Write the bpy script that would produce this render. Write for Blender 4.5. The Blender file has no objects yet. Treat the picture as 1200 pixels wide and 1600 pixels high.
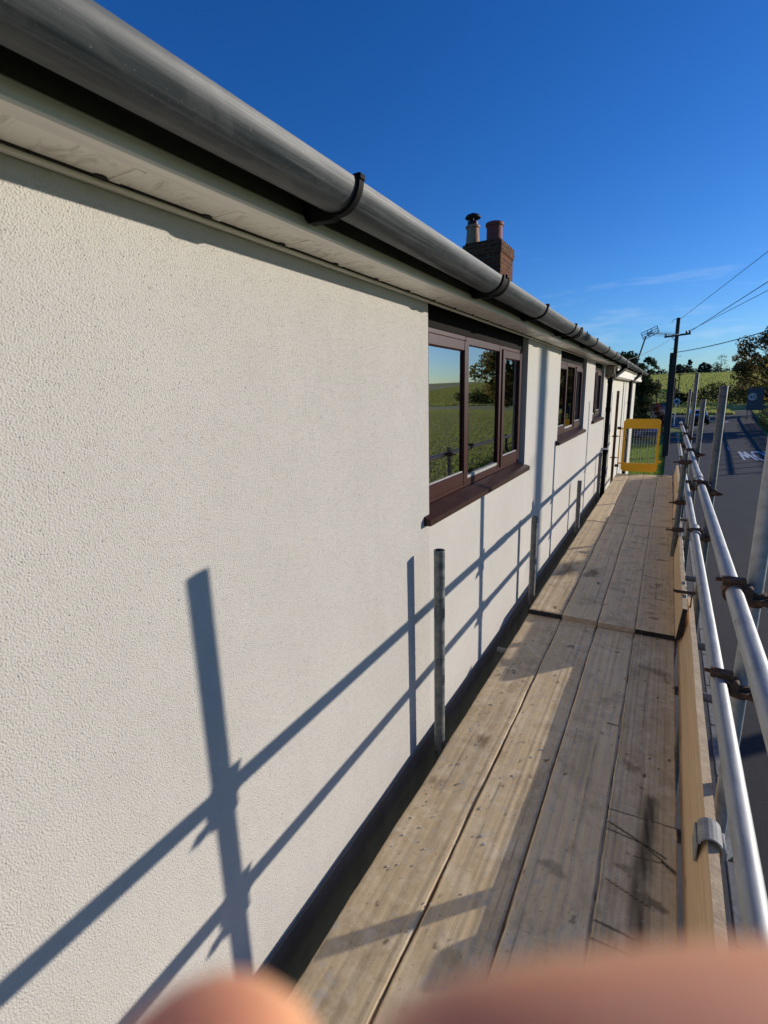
import bpy, bmesh, math, random
import numpy as np
from mathutils import Vector, Matrix
random.seed(7); RNG = np.random.default_rng(7)
S = bpy.context.scene
COL = S.collection
rad = math.radians

# ---------------------------------------------------------------- camera
CAM = Vector((0.955, 0.0, 1.5628))
def cam_axes(yaw=0.5163, pitch=0.2279, roll=-0.0273):
    cy, sy, cp, sp = math.cos(yaw), math.sin(yaw), math.cos(pitch), math.sin(pitch)
    f = Vector((-sy*cp, cy*cp, -sp)); r = Vector((cy, sy, 0)); u = r.cross(f)
    c, s = math.cos(roll), math.sin(roll)
    return c*r + s*u, -s*r + c*u, f
CR, CU, CF = cam_axes()
cd = bpy.data.cameras.new('camera'); cam = bpy.data.objects.new('camera', cd); COL.objects.link(cam)
cam.matrix_world = Matrix(((CR.x, CU.x, -CF.x, CAM.x), (CR.y, CU.y, -CF.y, CAM.y), (CR.z, CU.z, -CF.z, CAM.z), (0, 0, 0, 1)))
cd.sensor_fit = 'VERTICAL'; cd.sensor_height = 24.0; cd.lens = 777.7*24/1600
cd.clip_start = 0.002; cd.clip_end = 6000
cd.dof.use_dof = True; cd.dof.focus_distance = 2.4; cd.dof.aperture_fstop = cd.lens/2.4
S.camera = cam

# ---------------------------------------------------------------- sky and sun
SUN_EL = math.atan2(0.2825, math.hypot(1, 1.01)); SUN_AZ = math.atan2(1, 1.01)
W = bpy.data.worlds.new('World'); S.world = W; W.use_nodes = True
wn = W.node_tree.nodes; wl = W.node_tree.links; wn.clear()
sky = wn.new('ShaderNodeTexSky'); sky.sky_type = 'NISHITA'; sky.sun_disc = False
sky.sun_elevation = SUN_EL; sky.sun_rotation = SUN_AZ; sky.altitude = 100; sky.air_density = 1.0; sky.dust_density = 0.3; sky.ozone_density = 3.0
hs = wn.new('ShaderNodeHueSaturation'); hs.inputs['Saturation'].default_value = 1.25; hs.inputs['Value'].default_value = 1.0
bg = wn.new('ShaderNodeBackground'); bg.inputs['Strength'].default_value = 0.116
wo = wn.new('ShaderNodeOutputWorld')
# thin cirrus low over the horizon
tc = wn.new('ShaderNodeTexCoord'); mp = wn.new('ShaderNodeMapping'); mp.inputs['Scale'].default_value = (2.2, 2.2, 16); mp.inputs['Rotation'].default_value = (0.05, 0.09, 0)
nz = wn.new('ShaderNodeTexNoise'); nz.inputs['Scale'].default_value = 2.3; nz.inputs['Detail'].default_value = 7; nz.inputs['Roughness'].default_value = .6
cr = wn.new('ShaderNodeValToRGB'); cr.color_ramp.elements[0].position = .56; cr.color_ramp.elements[1].position = .86
sx = wn.new('ShaderNodeSeparateXYZ'); band = wn.new('ShaderNodeMapRange'); band.inputs[1].default_value = .27; band.inputs[2].default_value = .12
mul = wn.new('ShaderNodeMath'); mul.operation = 'MULTIPLY'; mul2 = wn.new('ShaderNodeMath'); mul2.operation = 'MULTIPLY'; mul2.inputs[1].default_value = .35
mx = wn.new('ShaderNodeMix'); mx.data_type = 'RGBA'; mx.inputs[7].default_value = (7.5, 8.0, 8.6, 1)
wl.new(tc.outputs['Generated'], mp.inputs[0]); wl.new(mp.outputs[0], nz.inputs['Vector']); wl.new(nz.outputs['Fac'], cr.inputs[0])
wl.new(tc.outputs['Generated'], sx.inputs[0]); wl.new(sx.outputs[2], band.inputs[0])
wl.new(cr.outputs[0], mul.inputs[0]); wl.new(band.outputs[0], mul.inputs[1]); wl.new(mul.outputs[0], mul2.inputs[0])
wl.new(sky.outputs[0], hs.inputs['Color']); gn = wn.new('ShaderNodeMix'); gn.data_type = 'RGBA'; gn.blend_type = 'MULTIPLY'; gn.inputs[0].default_value = 1; gn.inputs[7].default_value = (.57, .86, 1.39, 1)
wl.new(hs.outputs[0], gn.inputs[6]); wl.new(gn.outputs[2], mx.inputs[6]); wl.new(mul2.outputs[0], mx.inputs[0])
wl.new(mx.outputs[2], bg.inputs[0]); wl.new(bg.outputs[0], wo.inputs[0])
sd = bpy.data.lights.new('sun', 'SUN'); sd.energy = 4.6; sd.angle = rad(0.5); sd.color = (1.0, .915, .80)
sun = bpy.data.objects.new('sun', sd); COL.objects.link(sun)
to_sun = Vector((1, 1.01, .2825)).normalized()
sun.rotation_euler = to_sun.to_track_quat('Z', 'Y').to_euler()
S.view_settings.view_transform = 'Standard'; S.view_settings.look = 'None'; S.view_settings.gamma = 1.0
S.view_settings.exposure = 0.0
S.cycles.max_bounces = 8; S.cycles.transparent_max_bounces = 16

# ---------------------------------------------------------------- materials
class N:
    def __init__(s, name):
        s.m = bpy.data.materials.new(name); s.m.use_nodes = True
        s.t = s.m.node_tree; s.n = s.t.nodes; s.l = s.t.links
        s.b = s.n['Principled BSDF']; s.out = s.n['Material Output']
    def new(s, k, **kw):
        n = s.n.new('ShaderNode'+k)
        for a, v in kw.items(): setattr(n, a, v)
        return n
    def con(s, a, b): s.l.new(a, b)
    def coord(s, scale=(1, 1, 1), which='Object', rnd=False):
        t = s.new('TexCoord'); m = s.new('Mapping'); m.inputs['Scale'].default_value = scale
        s.con(t.outputs[which], m.inputs['Vector'])
        if rnd:
            oi = s.new('ObjectInfo'); mu = s.new('Math', operation='MULTIPLY'); mu.inputs[1].default_value = 40
            s.con(oi.outputs['Random'], mu.inputs[0]); s.con(mu.outputs[0], m.inputs['Location'])
        return m.outputs[0]
    def noise(s, vec, scale, detail=4, rough=.55, dist=0):
        n = s.new('TexNoise'); n.inputs['Scale'].default_value = scale; n.inputs['Detail'].default_value = detail
        n.inputs['Roughness'].default_value = rough; n.inputs['Distortion'].default_value = dist
        s.con(vec, n.inputs['Vector']); return n.outputs['Fac']
    def ramp(s, fac, stops):
        r = s.new('ValToRGB'); e = r.color_ramp.elements
        while len(e) < len(stops): e.new(.5)
        for i, (p, c) in enumerate(stops):
            e[i].position = p; e[i].color = (c[0], c[1], c[2], 1) if not isinstance(c, (int, float)) else (c, c, c, 1)
        s.con(fac, r.inputs[0]); return r.outputs[0]
    def mix(s, fac, a, b, mode='MIX'):
        m = s.new('Mix', data_type='RGBA', blend_type=mode)
        if isinstance(fac, (int, float)): m.inputs[0].default_value = fac
        else: s.con(fac, m.inputs[0])
        for i, v in ((6, a), (7, b)):
            if isinstance(v, tuple): m.inputs[i].default_value = (*v[:3], 1)
            else: s.con(v, m.inputs[i])
        return m.outputs[2]
    def bump(s, h, strength, dist, prev=None):
        b = s.new('Bump'); b.inputs['Strength'].default_value = strength; b.inputs['Distance'].default_value = dist
        s.con(h, b.inputs['Height'])
        if prev is not None: s.con(prev, b.inputs['Normal'])
        return b.outputs[0]
    def set(s, color=None, rough=None, metal=None, normal=None, spec=None):
        for k, v in (('Base Color', color), ('Roughness', rough), ('Metallic', metal), ('Normal', normal), ('Specular IOR Level', spec)):
            if v is None: continue
            i = s.b.inputs[k]
            if isinstance(v, tuple): i.default_value = (*v[:3], 1)
            elif isinstance(v, (int, float)): i.default_value = v
            else: s.con(v, i)
        return s.m

def simple(name, c1, c2, scale=8, rough=.6, metal=0, bump=.2, bd=.004, detail=5, stretch=(1, 1, 1), spec=.4, bscale=None):
    n = N(name); v = n.coord(stretch)
    f = n.noise(v, scale, detail)
    col = n.ramp(f, [(.3, c1), (.7, c2)])
    nb = n.bump(n.noise(v, bscale or scale*4, 3), bump, bd) if bump else None
    return n.set(col, rough, metal, nb, spec)

M = {}
# textured render: grains of a few millimetres
n = N('textured_render'); v = n.coord()
big = n.noise(v, 1.3, 5, .6); mid = n.noise(v, 9, 4, .6)
base = n.ramp(big, [(.3, (.515, .488, .436)), (.7, (.565, .535, .480))])
base = n.mix(n.ramp(mid, [(.35, .16), (.65, 0)]), base, (.45, .425, .38))
drip = n.noise(n.coord((1, 7, .35)), 2.2, 6, .65); base = n.mix(n.ramp(drip, [(.52, 0), (.75, .12)]), base, (.40, .365, .31))
M['render'] = n.set(base, .92, 0, n.bump(mid, .3, .004), .15)
# pvc soffit
n = N('white_pvc'); v = n.coord((1, 1, 1))
d = n.noise(n.coord((5, 16, 5)), 1.6, 7, .68, 1.5); d2 = n.noise(v, 28, 5, .7)
base = n.mix(n.ramp(d, [(.50, 0), (.70, .75)]), (.86, .82, .73), (.34, .30, .25))
base = n.mix(n.ramp(d2, [(.56, 0), (.72, .5)]), base, (.42, .37, .31))
M['pvc'] = n.set(base, .42, 0, None, .4)
n = N('fascia_pvc'); d = n.noise(n.coord((30, 1.5, 30)), 2, 6, .6)
M['fascia'] = n.set(n.ramp(d, [(.35, (.84, .80, .72)), (.7, (.70, .66, .59))]), .38, 0, None, .45)
# weathered grey gutter: streaks run along it
n = N('weathered_gutter')
st = n.noise(n.coord((75, 1.3, 75), rnd=True), 1.6, 7, .62, .3); bl = n.noise(n.coord((9, 5, 9), rnd=True), 1.4, 6, .65, .6); sp = n.noise(n.coord((1, 1, 1)), 240, 2)
base = n.ramp(st, [(.25, (.011, .016, .019)), (.5, (.030, .039, .045)), (.78, (.105, .112, .112))])
base = n.mix(n.ramp(bl, [(.50, 0), (.68, .8)]), base, (.085, .090, .092))
base = n.mix(n.ramp(bl, [(.25, .8), (.42, 0)]), base, (.012, .014, .016))
base = n.mix(n.ramp(sp, [(.70, 0), (.78, .7)]), base, (.34, .33, .27))
M['gutter'] = n.set(base, n.ramp(st, [(.3, .42), (.8, .66)]), 0, n.bump(st, .25, .002), .38)
M['darkfascia'] = simple('dark_fascia', (.050, .046, .041), (.095, .088, .08), 9, .5, bump=.05, stretch=(3, .4, 3))
M['black_pvc'] = simple('black_pvc', (.004, .004, .0045), (.009, .009, .0095), 12, .7, bump=.08, spec=.1)
# rosewood frames
n = N('rosewood_frame'); gr = n.noise(n.coord((3, 3, 60)), 4, 4)
M['rosewood'] = n.set(n.ramp(gr, [(.3, (.032, .0075, .0065)), (.7, (.060, .0155, .013))]), .36, 0, n.bump(gr, .06, .001), .16)
n = N('window_glass'); n.n.remove(n.b)
tr = n.new('BsdfTransparent'); tr.inputs[0].default_value = (.80, .84, .82, 1); gl = n.new('BsdfGlossy'); gl.inputs['Roughness'].default_value = .0; gl.inputs[0].default_value = (1, 1, 1, 1)
fr = n.new('Fresnel'); fr.inputs['IOR'].default_value = 5.6
wv = n.noise(n.coord((1, 1, 1)), 2.0, 1); bmp = n.bump(wv, .05, .02); n.con(bmp, gl.inputs['Normal'])
ms = n.new('MixShader'); n.con(fr.outputs[0], ms.inputs[0]); n.con(tr.outputs[0], ms.inputs[1]); n.con(gl.outputs[0], ms.inputs[2]); n.con(ms.outputs[0], n.out.inputs[0])
M['glass'] = n.m
# scaffold metals
def galv(name, c1, c2, rough, rust=0.0, met=.75):
    n = N(name); v = n.coord((1, 1, 1), rnd=True)
    a = n.noise(n.coord((1, .22, 1), rnd=True), 30, 5, .6); b = n.noise(v, 7, 6, .65)
    base = n.ramp(a, [(.3, c1), (.7, c2)])
    base = n.mix(n.ramp(b, [(.58, 0), (.72, .55)]), base, tuple(.5*x for x in c1))
    sp = n.noise(v, 130, 3, .6); base = n.mix(n.ramp(sp, [(.66, 0), (.72, .7)]), base, (.55, .53, .49)); base = n.mix(n.ramp(sp, [(.27, .6), (.34, 0)]), base, (.10, .08, .06))
    if rust: base = n.mix(n.ramp(n.noise(v, 11, 6, .7), [(.68-rust*.3, 0), (.80-rust*.3, .85)]), base, (.11, .045, .02))
    return n.set(base, n.ramp(a, [(.3, rough-.1), (.7, rough+.12)]), met, n.bump(n.noise(v, 90, 3), .12, .001), .5)
M['galv'] = galv('galvanised_tube', (.27, .28, .285), (.44, .445, .435), .58, .10, .38)
M['galv_old'] = galv('old_tube', (.105, .105, .10), (.235, .232, .222), .55, .16, .45)
M['galv_blue'] = galv('blue_stained_tube', (.07, .10, .12), (.26, .27, .25), .5, .30, .5)
M['rust'] = simple('rusty_steel', (.045, .022, .014), (.16, .065, .03), 60, .8, .2, .4, .002)
M['dark_steel'] = simple('dark_coupler_steel', (.055, .033, .020), (.18, .092, .048), 45, .75, .2, .5, .003)
M['cast'] = simple('grey_cast_clip', (.26, .26, .24), (.42, .41, .38), 40, .78, .1, .25, .001)
# boards
def wood(name, dark, mid_, light, grainscale=1.0, old=True):
    n = N(name)
    v = n.coord((1, 1, 1), rnd=True)
    gr = n.noise(n.coord((85*grainscale, 1.6, 85*grainscale), rnd=True), 1.0, 7, .62, .6)
    fine = n.noise(n.coord((420, 6, 420), rnd=True), 1.0, 3, .6)
    base = n.ramp(gr, [(.24, dark), (.5, mid_), (.78, light)])
    base = n.mix(n.ramp(fine, [(.34, .30), (.50, 0)]), base, tuple(.62*x for x in dark))
    kn = n.new('TexVoronoi', feature='F1'); n.con(n.coord((7, 1.9, 7), rnd=True), kn.inputs['Vector']); kn.inputs['Scale'].default_value = 1.0
    base = n.mix(n.ramp(kn.outputs['Distance'], [(.045, .7), (.085, 0)]), base, tuple(.38*x for x in dark))
    oi = n.new('ObjectInfo'); base = n.mix(1.0, base, n.ramp(oi.outputs['Random'], [(0, (.80, .79, .78)), (.5, (1.0, .98, .95)), (1, (1.10, 1.08, 1.05))]), 'MULTIPLY')
    if old:
        blot = n.noise(v, 5.5, 7, .70, .5); base = n.mix(n.ramp(blot, [(.50, 0), (.68, .62)]), base, (.34, .24, .14))
        blot2 = n.noise(n.coord((5, 1.1, 5), rnd=True), 2.2, 7, .7, 1.2); base = n.mix(n.ramp(blot2, [(.54, 0), (.70, .34)]), base, (.27, .19, .11))
        dust = n.noise(v, 11, 7, .72); base = n.mix(n.ramp(dust, [(.47, 0), (.70, .75)]), base, (.85, .70, .48))
        spk = n.noise(v, 75, 4, .7); base = n.mix(n.ramp(spk, [(.30, .6), (.38, 0)]), base, (.17, .125, .085)); base = n.mix(n.ramp(spk, [(.66, 0), (.74, .7)]), base, (.66, .61, .54))
        at = n.new('Attribute'); at.attribute_name = 'stain'; sepa = n.new('SeparateColor'); n.con(at.outputs['Color'], sepa.inputs[0])
        base = n.mix(sepa.outputs[0], base, (.028, .020, .014)); base = n.mix(sepa.outputs[1], base, (.50, .47, .42)); base = n.mix(sepa.outputs[2], base, (.13, .060, .028))
    nb = n.bump(gr, .25, .0018); nb = n.bump(fine, .25, .0008, nb)
    return n.set(base, .82, 0, nb, .2)
M['board'] = wood('weathered_board', (.69, .515, .295), (.78, .60, .36), (.84, .675, .43))
M['newboard'] = wood('pale_board', (.62, .43, .245), (.74, .535, .33), (.80, .61, .41), .8, False)
M['board_edge'] = simple('sawn_edge', (.42, .30, .185), (.60, .46, .30), 26, .85, 0, .5, .004)
M['tar'] = simple('black_painted_end', (.010, .010, .010), (.035, .032, .03), 70, .75, 0, .5, .003)
M['darklintel'] = simple('shade_painted_lintel', (.006, .0055, .005), (.014, .012, .011), 9, .9, 0, .2, spec=.1)  # shade between soffit and window head painted in as near-black
M['gap_shade_strip'] = simple('gap_shade_paint', (.20, .165, .125), (.30, .25, .19), 6, .9)  # wall shade in the deck gap, put into a darker colour
M['sillwood'] = simple('sill_plastic', (.030, .012, .010), (.052, .021, .017), 10, .3, bump=.03, spec=.25)
M['mortar'] = simple('mortar_chip', (.36, .34, .31), (.58, .56, .52), 90, .95)
M['yellow'] = simple('yellow_gate_paint', (.90, .43, .008), (.95, .48, .014), 9, .45, 0, .05)
M['wire'] = simple('wire_mesh', (.36, .35, .33), (.5, .48, .46), 30, .45, .7, 0)
# roof, chimney
M['slate'] = simple('slate', (.045, .048, .052), (.10, .10, .105), 9, .65)
n = N('brick'); v = n.coord(); br = n.new('TexBrick'); n.con(n.coord((1, 1, 1), 'Generated'), br.inputs['Vector'])
tco = n.new('TexCoord'); comb = n.new('CombineXYZ'); se = n.new('SeparateXYZ'); ad = n.new('Math', operation='ADD')
n.con(tco.outputs['Object'], se.inputs[0]); n.con(se.outputs[0], ad.inputs[0]); n.con(se.outputs[1], ad.inputs[1]); n.con(ad.outputs[0], comb.inputs[0]); n.con(se.outputs[2], comb.inputs[1]); n.con(comb.outputs[0], br.inputs['Vector'])
br.inputs['Scale'].default_value = 1.0; br.inputs['Brick Width'].default_value = .225; br.inputs['Row Height'].default_value = .075; br.inputs['Mortar Size'].default_value = .008
br.inputs['Color1'].default_value = (.15, .048, .020, 1); br.inputs['Color2'].default_value = (.07, .024, .012, 1); br.inputs['Mortar'].default_value = (.11, .085, .06, 1)
li = n.noise(v, 16, 5, .7); bc = n.mix(n.ramp(li, [(.52, 0), (.66, .6)]), br.outputs['Color'], (.20, .12, .05))
M['brick'] = n.set(bc, .9, 0, n.bump(n.noise(v, 40, 4), .6, .008), .1)
M['lichen_brick'] = simple('lichened_brick', (.085, .038, .018), (.22, .14, .05), 22, .95, 0, .8, .02)
M['terracotta'] = simple('terracotta_pot', (.17, .042, .030), (.24, .065, .045), 12, .75)
M['buff'] = simple('buff_pot', (.30, .17, .09), (.42, .25, .14), 12, .8)
M['cowl'] = simple('sooty_cowl', (.012, .011, .01), (.05, .035, .028), 20, .55, .5)
M['cream_wall'] = simple('cream_paint', (.58, .55, .46), (.66, .63, .54), 5, .9, 0, .4, .006, bscale=140)
M['stone'] = simple('eaves_stone', (.20, .16, .11), (.36, .29, .20), 14, .95, 0, .8, .02)
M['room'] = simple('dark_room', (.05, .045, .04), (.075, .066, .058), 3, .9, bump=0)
n = N('curtain_cloth'); M['curtain'] = n.set(n.ramp(n.noise(n.coord((30, 30, 2)), 2, 3), [(.3, (.62, .56, .44)), (.7, (.74, .68, .55))]), .9)
M['clay'] = simple('orange_clay', (.50, .18, .035), (.66, .30, .07), 14, .6)
M['pinkbox'] = simple('pink_brown_card', (.36, .20, .14), (.46, .27, .20), 20, .8)
M['whiteware'] = simple('white_china', (.62, .62, .60), (.72, .72, .70), 9, .3, bump=0)
# ground
n = N('asphalt'); v = n.coord(); a = n.noise(v, 160, 3, .7); b = n.noise(v, .6, 5, .6); c = n.noise(n.coord((1.4, .05, 1)), 1.6, 4, .6)
base = n.ramp(a, [(.3, (.030, .030, .032)), (.55, (.052, .052, .054)), (.75, (.10, .10, .10))])
base = n.mix(n.ramp(b, [(.4, 0), (.7, .5)]), base, (.070, .068, .068)); base = n.mix(n.ramp(c, [(.45, 0), (.75, .15)]), base, (.082, .079, .076))
M['asphalt'] = n.set(base, .88, 0, n.bump(a, .8, .008), .25)
n = N('paving'); v = n.coord(); b = n.noise(v, 2.5, 6, .65); a = n.noise(v, 120, 3)
M['paving'] = n.set(n.mix(n.ramp(a, [(.4, .5), (.6, 0)]), n.ramp(b, [(.3, (.10, .096, .09)), (.7, (.165, .157, .147))]), (.085, .08, .076)), .9, 0, n.bump(a, .4, .004), .2)
M['kerb'] = simple('concrete_kerb', (.22, .21, .19), (.34, .325, .30), 18, .9, 0, .4, .004)
M['paint'] = simple('road_paint', (.58, .58, .56), (.74, .74, .72), 40, .7, 0, .2, .002)
n = N('meadow_grass'); v = n.coord(); a = n.noise(v, .05, 5, .6); b = n.noise(v, 6, 5, .7); c = n.noise(n.coord((.03, .5, .1)), 1.2, 4)
base = n.ramp(a, [(.35, (.24, .28, .066)), (.65, (.31, .325, .10))]); base = n.mix(n.ramp(b, [(.45, 0), (.7, .45)]), base, (.18, .22, .05)); base = n.mix(n.ramp(c, [(.5, 0), (.68, .4)]), base, (.28, .26, .11))
M['grass'] = n.set(base, .95, 0, n.bump(b, .4, .02), .1)
M['fieldblade'] = None
M['bark'] = simple('bark', (.035, .028, .02), (.085, .07, .052), 16, .95, 0, .8, .03, stretch=(1, 1, .25))
def leaf(name, c1, c2, c3, tl_=.42):
    n = N(name); oi = n.noise(n.coord(), .9, 3); r = n.ramp(oi, [(.3, c1), (.5, c2), (.7, c3)])
    n.set(r, .65, 0, None, .25)
    tl = n.new('BsdfTranslucent'); n.con(r, tl.inputs[0]); ms = n.new('MixShader'); ms.inputs[0].default_value = tl_
    n.con(n.b.outputs[0], ms.inputs[1]); n.con(tl.outputs[0], ms.inputs[2]); n.con(ms.outputs[0], n.out.inputs[0]); return n.m
M['fieldblade'] = leaf('field_grass_blades', (.25, .30, .065), (.33, .36, .095), (.40, .38, .14), .6)
M['lawn'] = leaf('lawn_blades', (.19, .28, .022), (.26, .36, .035), (.34, .40, .06), .5)
M['leaf_autumn'] = leaf('autumn_leaves', (.10, .10, .03), (.17, .12, .035), (.26, .13, .035), .55)
M['leaf_dark'] = leaf('dark_leaves', (.018, .030, .010), (.030, .045, .014), (.045, .055, .018))
M['leaf_olive'] = leaf('olive_leaves', (.085, .095, .025), (.16, .14, .035), (.24, .15, .04), .6)
M['leaf_green'] = leaf('green_leaves', (.035, .06, .014), (.05, .085, .02), (.08, .10, .026))
M['leaf_red'] = leaf('red_leaves', (.16, .028, .012), (.24, .05, .016), (.30, .09, .02))
M['leaf_grey'] = leaf('far_leaves', (.045, .055, .035), (.065, .07, .05), (.085, .085, .06))
M['polewood'] = simple('creosoted_pole', (.020, .016, .013), (.05, .04, .032), 10, .9, 0, .5, .01, stretch=(1, 1, .1))
M['cable'] = simple('cable', (.012, .012, .013), (.02, .02, .02), 5, .6, bump=0)
M['insul'] = simple('insulator', (.05, .03, .022), (.09, .06, .05), 5, .3, bump=0)
M['aerial'] = simple('aerial_metal', (.03, .03, .032), (.07, .07, .07), 30, .5, .6, 0)
M['alu'] = simple('bare_aluminium', (.5, .5, .5), (.62, .62, .62), 30, .4, .7, 0)
M['carskyglare'] = simple('roof_sky_glare', (.62, .63, .65), (.68, .69, .70), 2, .25, bump=0)  # pale colour stands in for sky reflected on the dark car's roof
M['carblack'] = simple('black_car_paint', (.008, .008, .009), (.011, .011, .012), 2, .5, bump=0, spec=.15)
M['carblue'] = simple('blue_car_paint', (.09, .15, .26), (.11, .18, .30), 2, .25, bump=0)
M['carglass'] = simple('car_glass', (.012, .014, .017), (.02, .022, .026), 2, .12, bump=0, spec=.3)
M['tyre'] = simple('tyre', (.012, .012, .012), (.022, .022, .022), 20, .85)
M['lamp'] = simple('headlamp', (.55, .56, .58), (.7, .7, .7), 9, .15, bump=0)
M['signgrey'] = simple('sign_backing', (.075, .095, .12), (.095, .115, .14), 4, .5, bump=0)
M['signwhite'] = simple('sign_white', (.68, .70, .72), (.74, .75, .76), 4, .5, bump=0)
M['signred'] = simple('sign_red', (.42, .02, .02), (.48, .03, .03), 4, .5, bump=0)
M['signblack'] = simple('sign_black', (.012, .012, .012), (.02, .02, .02), 4, .5, bump=0)
M['fencewood'] = simple('fence_wood', (.05, .042, .034), (.11, .095, .08), 12, .9)
n = N('skin'); v = n.coord(); a = n.noise(v, 60, 4); n.set(n.ramp(a, [(.35, (.74, .34, .17)), (.65, (.82, .41, .22))]), .5, 0, n.bump(n.noise(v, 900, 3), .2, .0004), .4)
n.b.inputs['Subsurface Weight'].default_value = .9; n.b.inputs['Subsurface Radius'].default_value = (.012, .0045, .002); n.b.inputs['Subsurface Scale'].default_value = 1.0
M['skin'] = n.m
M['nail'] = simple('nail', (.55, .34, .28), (.62, .40, .33), 9, .3, bump=0)
M['sleeve'] = simple('navy_sleeve', (.02, .025, .04), (.04, .048, .07), 60, .9, 0, .4, .002)

# ---------------------------------------------------------------- mesh helpers
class MB:
    def __init__(s): s.v = []; s.f = []; s.sm = []; s.mi = []; s.cur = 0
    def add(s, vs, fs, smooth=False):
        o = len(s.v); s.v += [tuple(p) for p in vs]
        for f in fs: s.f.append(tuple(i+o for i in f)); s.sm.append(smooth); s.mi.append(s.cur)
    def box(s, x0, x1, y0, y1, z0, z1, c=0.0):
        if x0 > x1: x0, x1 = x1, x0
        if y0 > y1: y0, y1 = y1, y0
        if z0 > z1: z0, z1 = z1, z0
        if c <= 0:
            s.add([(x0, y0, z0), (x1, y0, z0), (x1, y1, z0), (x0, y1, z0), (x0, y0, z1), (x1, y0, z1), (x1, y1, z1), (x0, y1, z1)],
                  [(0, 3, 2, 1), (4, 5, 6, 7), (0, 1, 5, 4), (1, 2, 6, 5), (2, 3, 7, 6), (3, 0, 4, 7)])
        else:
            P = []
            for z, k in ((z0, c), (z0+c, 0), (z1-c, 0), (z1, c)):
                a, b, d, e = x0+k, x1-k, y0+k, y1-k
                P += [(a+c, d, z), (b-c, d, z), (b, d+c, z), (b, e-c, z), (b-c, e, z), (a+c, e, z), (a, e-c, z), (a, d+c, z)]
            F = [tuple(range(7, -1, -1)), tuple(range(24, 32))]
            for k in range(3):
                for i in range(8): j = (i+1) % 8; F.append((k*8+i, k*8+j, k*8+8+j, k*8+8+i))
            s.add(P, F)
    def obox(s, a, b, w, h, up=(0, 0, 1)):           # bar between two points, w across, h along up
        a, b = Vector(a), Vector(b); d = (b-a).normalized(); u = Vector(up); r = d.cross(u)
        if r.length < 1e-4: r = d.cross(Vector((1, 0, 0)))
        r.normalize(); u = r.cross(d)
        P = []
        for p in (a, b):
            for i, j in ((-1, -1), (1, -1), (1, 1), (-1, 1)): P.append(p+r*(w/2*i)+u*(h/2*j))
        s.add(P, [(3, 2, 1, 0), (4, 5, 6, 7), (0, 1, 5, 4), (1, 2, 6, 5), (2, 3, 7, 6), (3, 0, 4, 7)])
    def tube(s, pts, r, seg=16, cap=True, bore=None):
        pts = [Vector(p) for p in pts]; rs = r if isinstance(r, (list, tuple)) else [r]*len(pts)
        rings = []; up = None
        for i, p in enumerate(pts):
            d = (pts[min(i+1, len(pts)-1)]-pts[max(i-1, 0)]).normalized()
            if up is None:
                up = d.cross(Vector((0, 0, 1)))
                if up.length < 1e-3: up = d.cross(Vector((1, 0, 0)))
            up = (up-d*up.dot(d)).normalized(); w = d.cross(up)
            rings.append([p+(up*math.cos(2*math.pi*k/seg)+w*math.sin(2*math.pi*k/seg))*rs[i] for k in range(seg)])
        P = [q for R in rings for q in R]; F = []
        for i in range(len(rings)-1):
            for k in range(seg): j = (k+1) % seg; F.append((i*seg+k, i*seg+j, (i+1)*seg+j, (i+1)*seg+k))
        s.add(P, F, True)
        if bore:
            d = (pts[-1]-pts[-2]).normalized()
            for R, p, dd in ((rings[0], pts[0], (pts[1]-pts[0]).normalized()), (rings[-1], pts[-1], -d)):
                inn = [p+(q-p)*bore for q in R]; deep = [q+dd*.12 for q in inn]
                s.add(R+inn, [(k, (k+1) % seg, seg+(k+1) % seg, seg+k) for k in range(seg)])
                s.add(inn+deep, [(k, (k+1) % seg, seg+(k+1) % seg, seg+k) for k in range(seg)], True)
                s.add(deep, [tuple(range(seg))])
        elif cap:
            s.add(rings[0], [tuple(range(seg-1, -1, -1))]); s.add(rings[-1], [tuple(range(seg))])
    def lathe(s, prof, c=(0, 0, 0), seg=24, close=False):
        P = []
        for r, z in prof:
            for k in range(seg): a = 2*math.pi*k/seg; P.append((c[0]+r*math.cos(a), c[1]+r*math.sin(a), c[2]+z))
        F = []
        for i in range(len(prof)-1):
            for k in range(seg): j = (k+1) % seg; F.append((i*seg+k, i*seg+j, (i+1)*seg+j, (i+1)*seg+k))
        s.add(P, F, True)
        if close: s.add(P[:seg], [tuple(range(seg-1, -1, -1))]); s.add(P[-seg:], [tuple(range(seg))])
    def prism(s, poly, axis, a, b):                  # poly extruded along 'x','y' or 'z'
        def mk(p, t): return (t, p[0], p[1]) if axis == 'x' else ((p[0], t, p[1]) if axis == 'y' else (p[0], p[1], t))
        k = len(poly); s.add([mk(p, a) for p in poly]+[mk(p, b) for p in poly],
            [tuple(range(k-1, -1, -1)), tuple(range(k, 2*k))]+[(i, (i+1) % k, k+(i+1) % k, k+i) for i in range(k)])
    def arc(s, cx, cz, r0, r1, y0, y1, a0, a1, seg=20):   # ring sector about an axis along y
        P = []
        for k in range(seg+1):
            a = a0+(a1-a0)*k/seg; c, q = math.cos(a), math.sin(a)
            P += [(cx+r0*c, y0, cz+r0*q), (cx+r1*c, y0, cz+r1*q), (cx+r1*c, y1, cz+r1*q), (cx+r0*c, y1, cz+r0*q)]
        F = []
        for k in range(seg):
            o = 4*k
            for i in range(4): j = (i+1) % 4; F.append((o+i, o+j, o+4+j, o+4+i))
        F += [(3, 2, 1, 0), (4*seg, 4*seg+1, 4*seg+2, 4*seg+3)]
        s.add(P, F, True)
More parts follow.
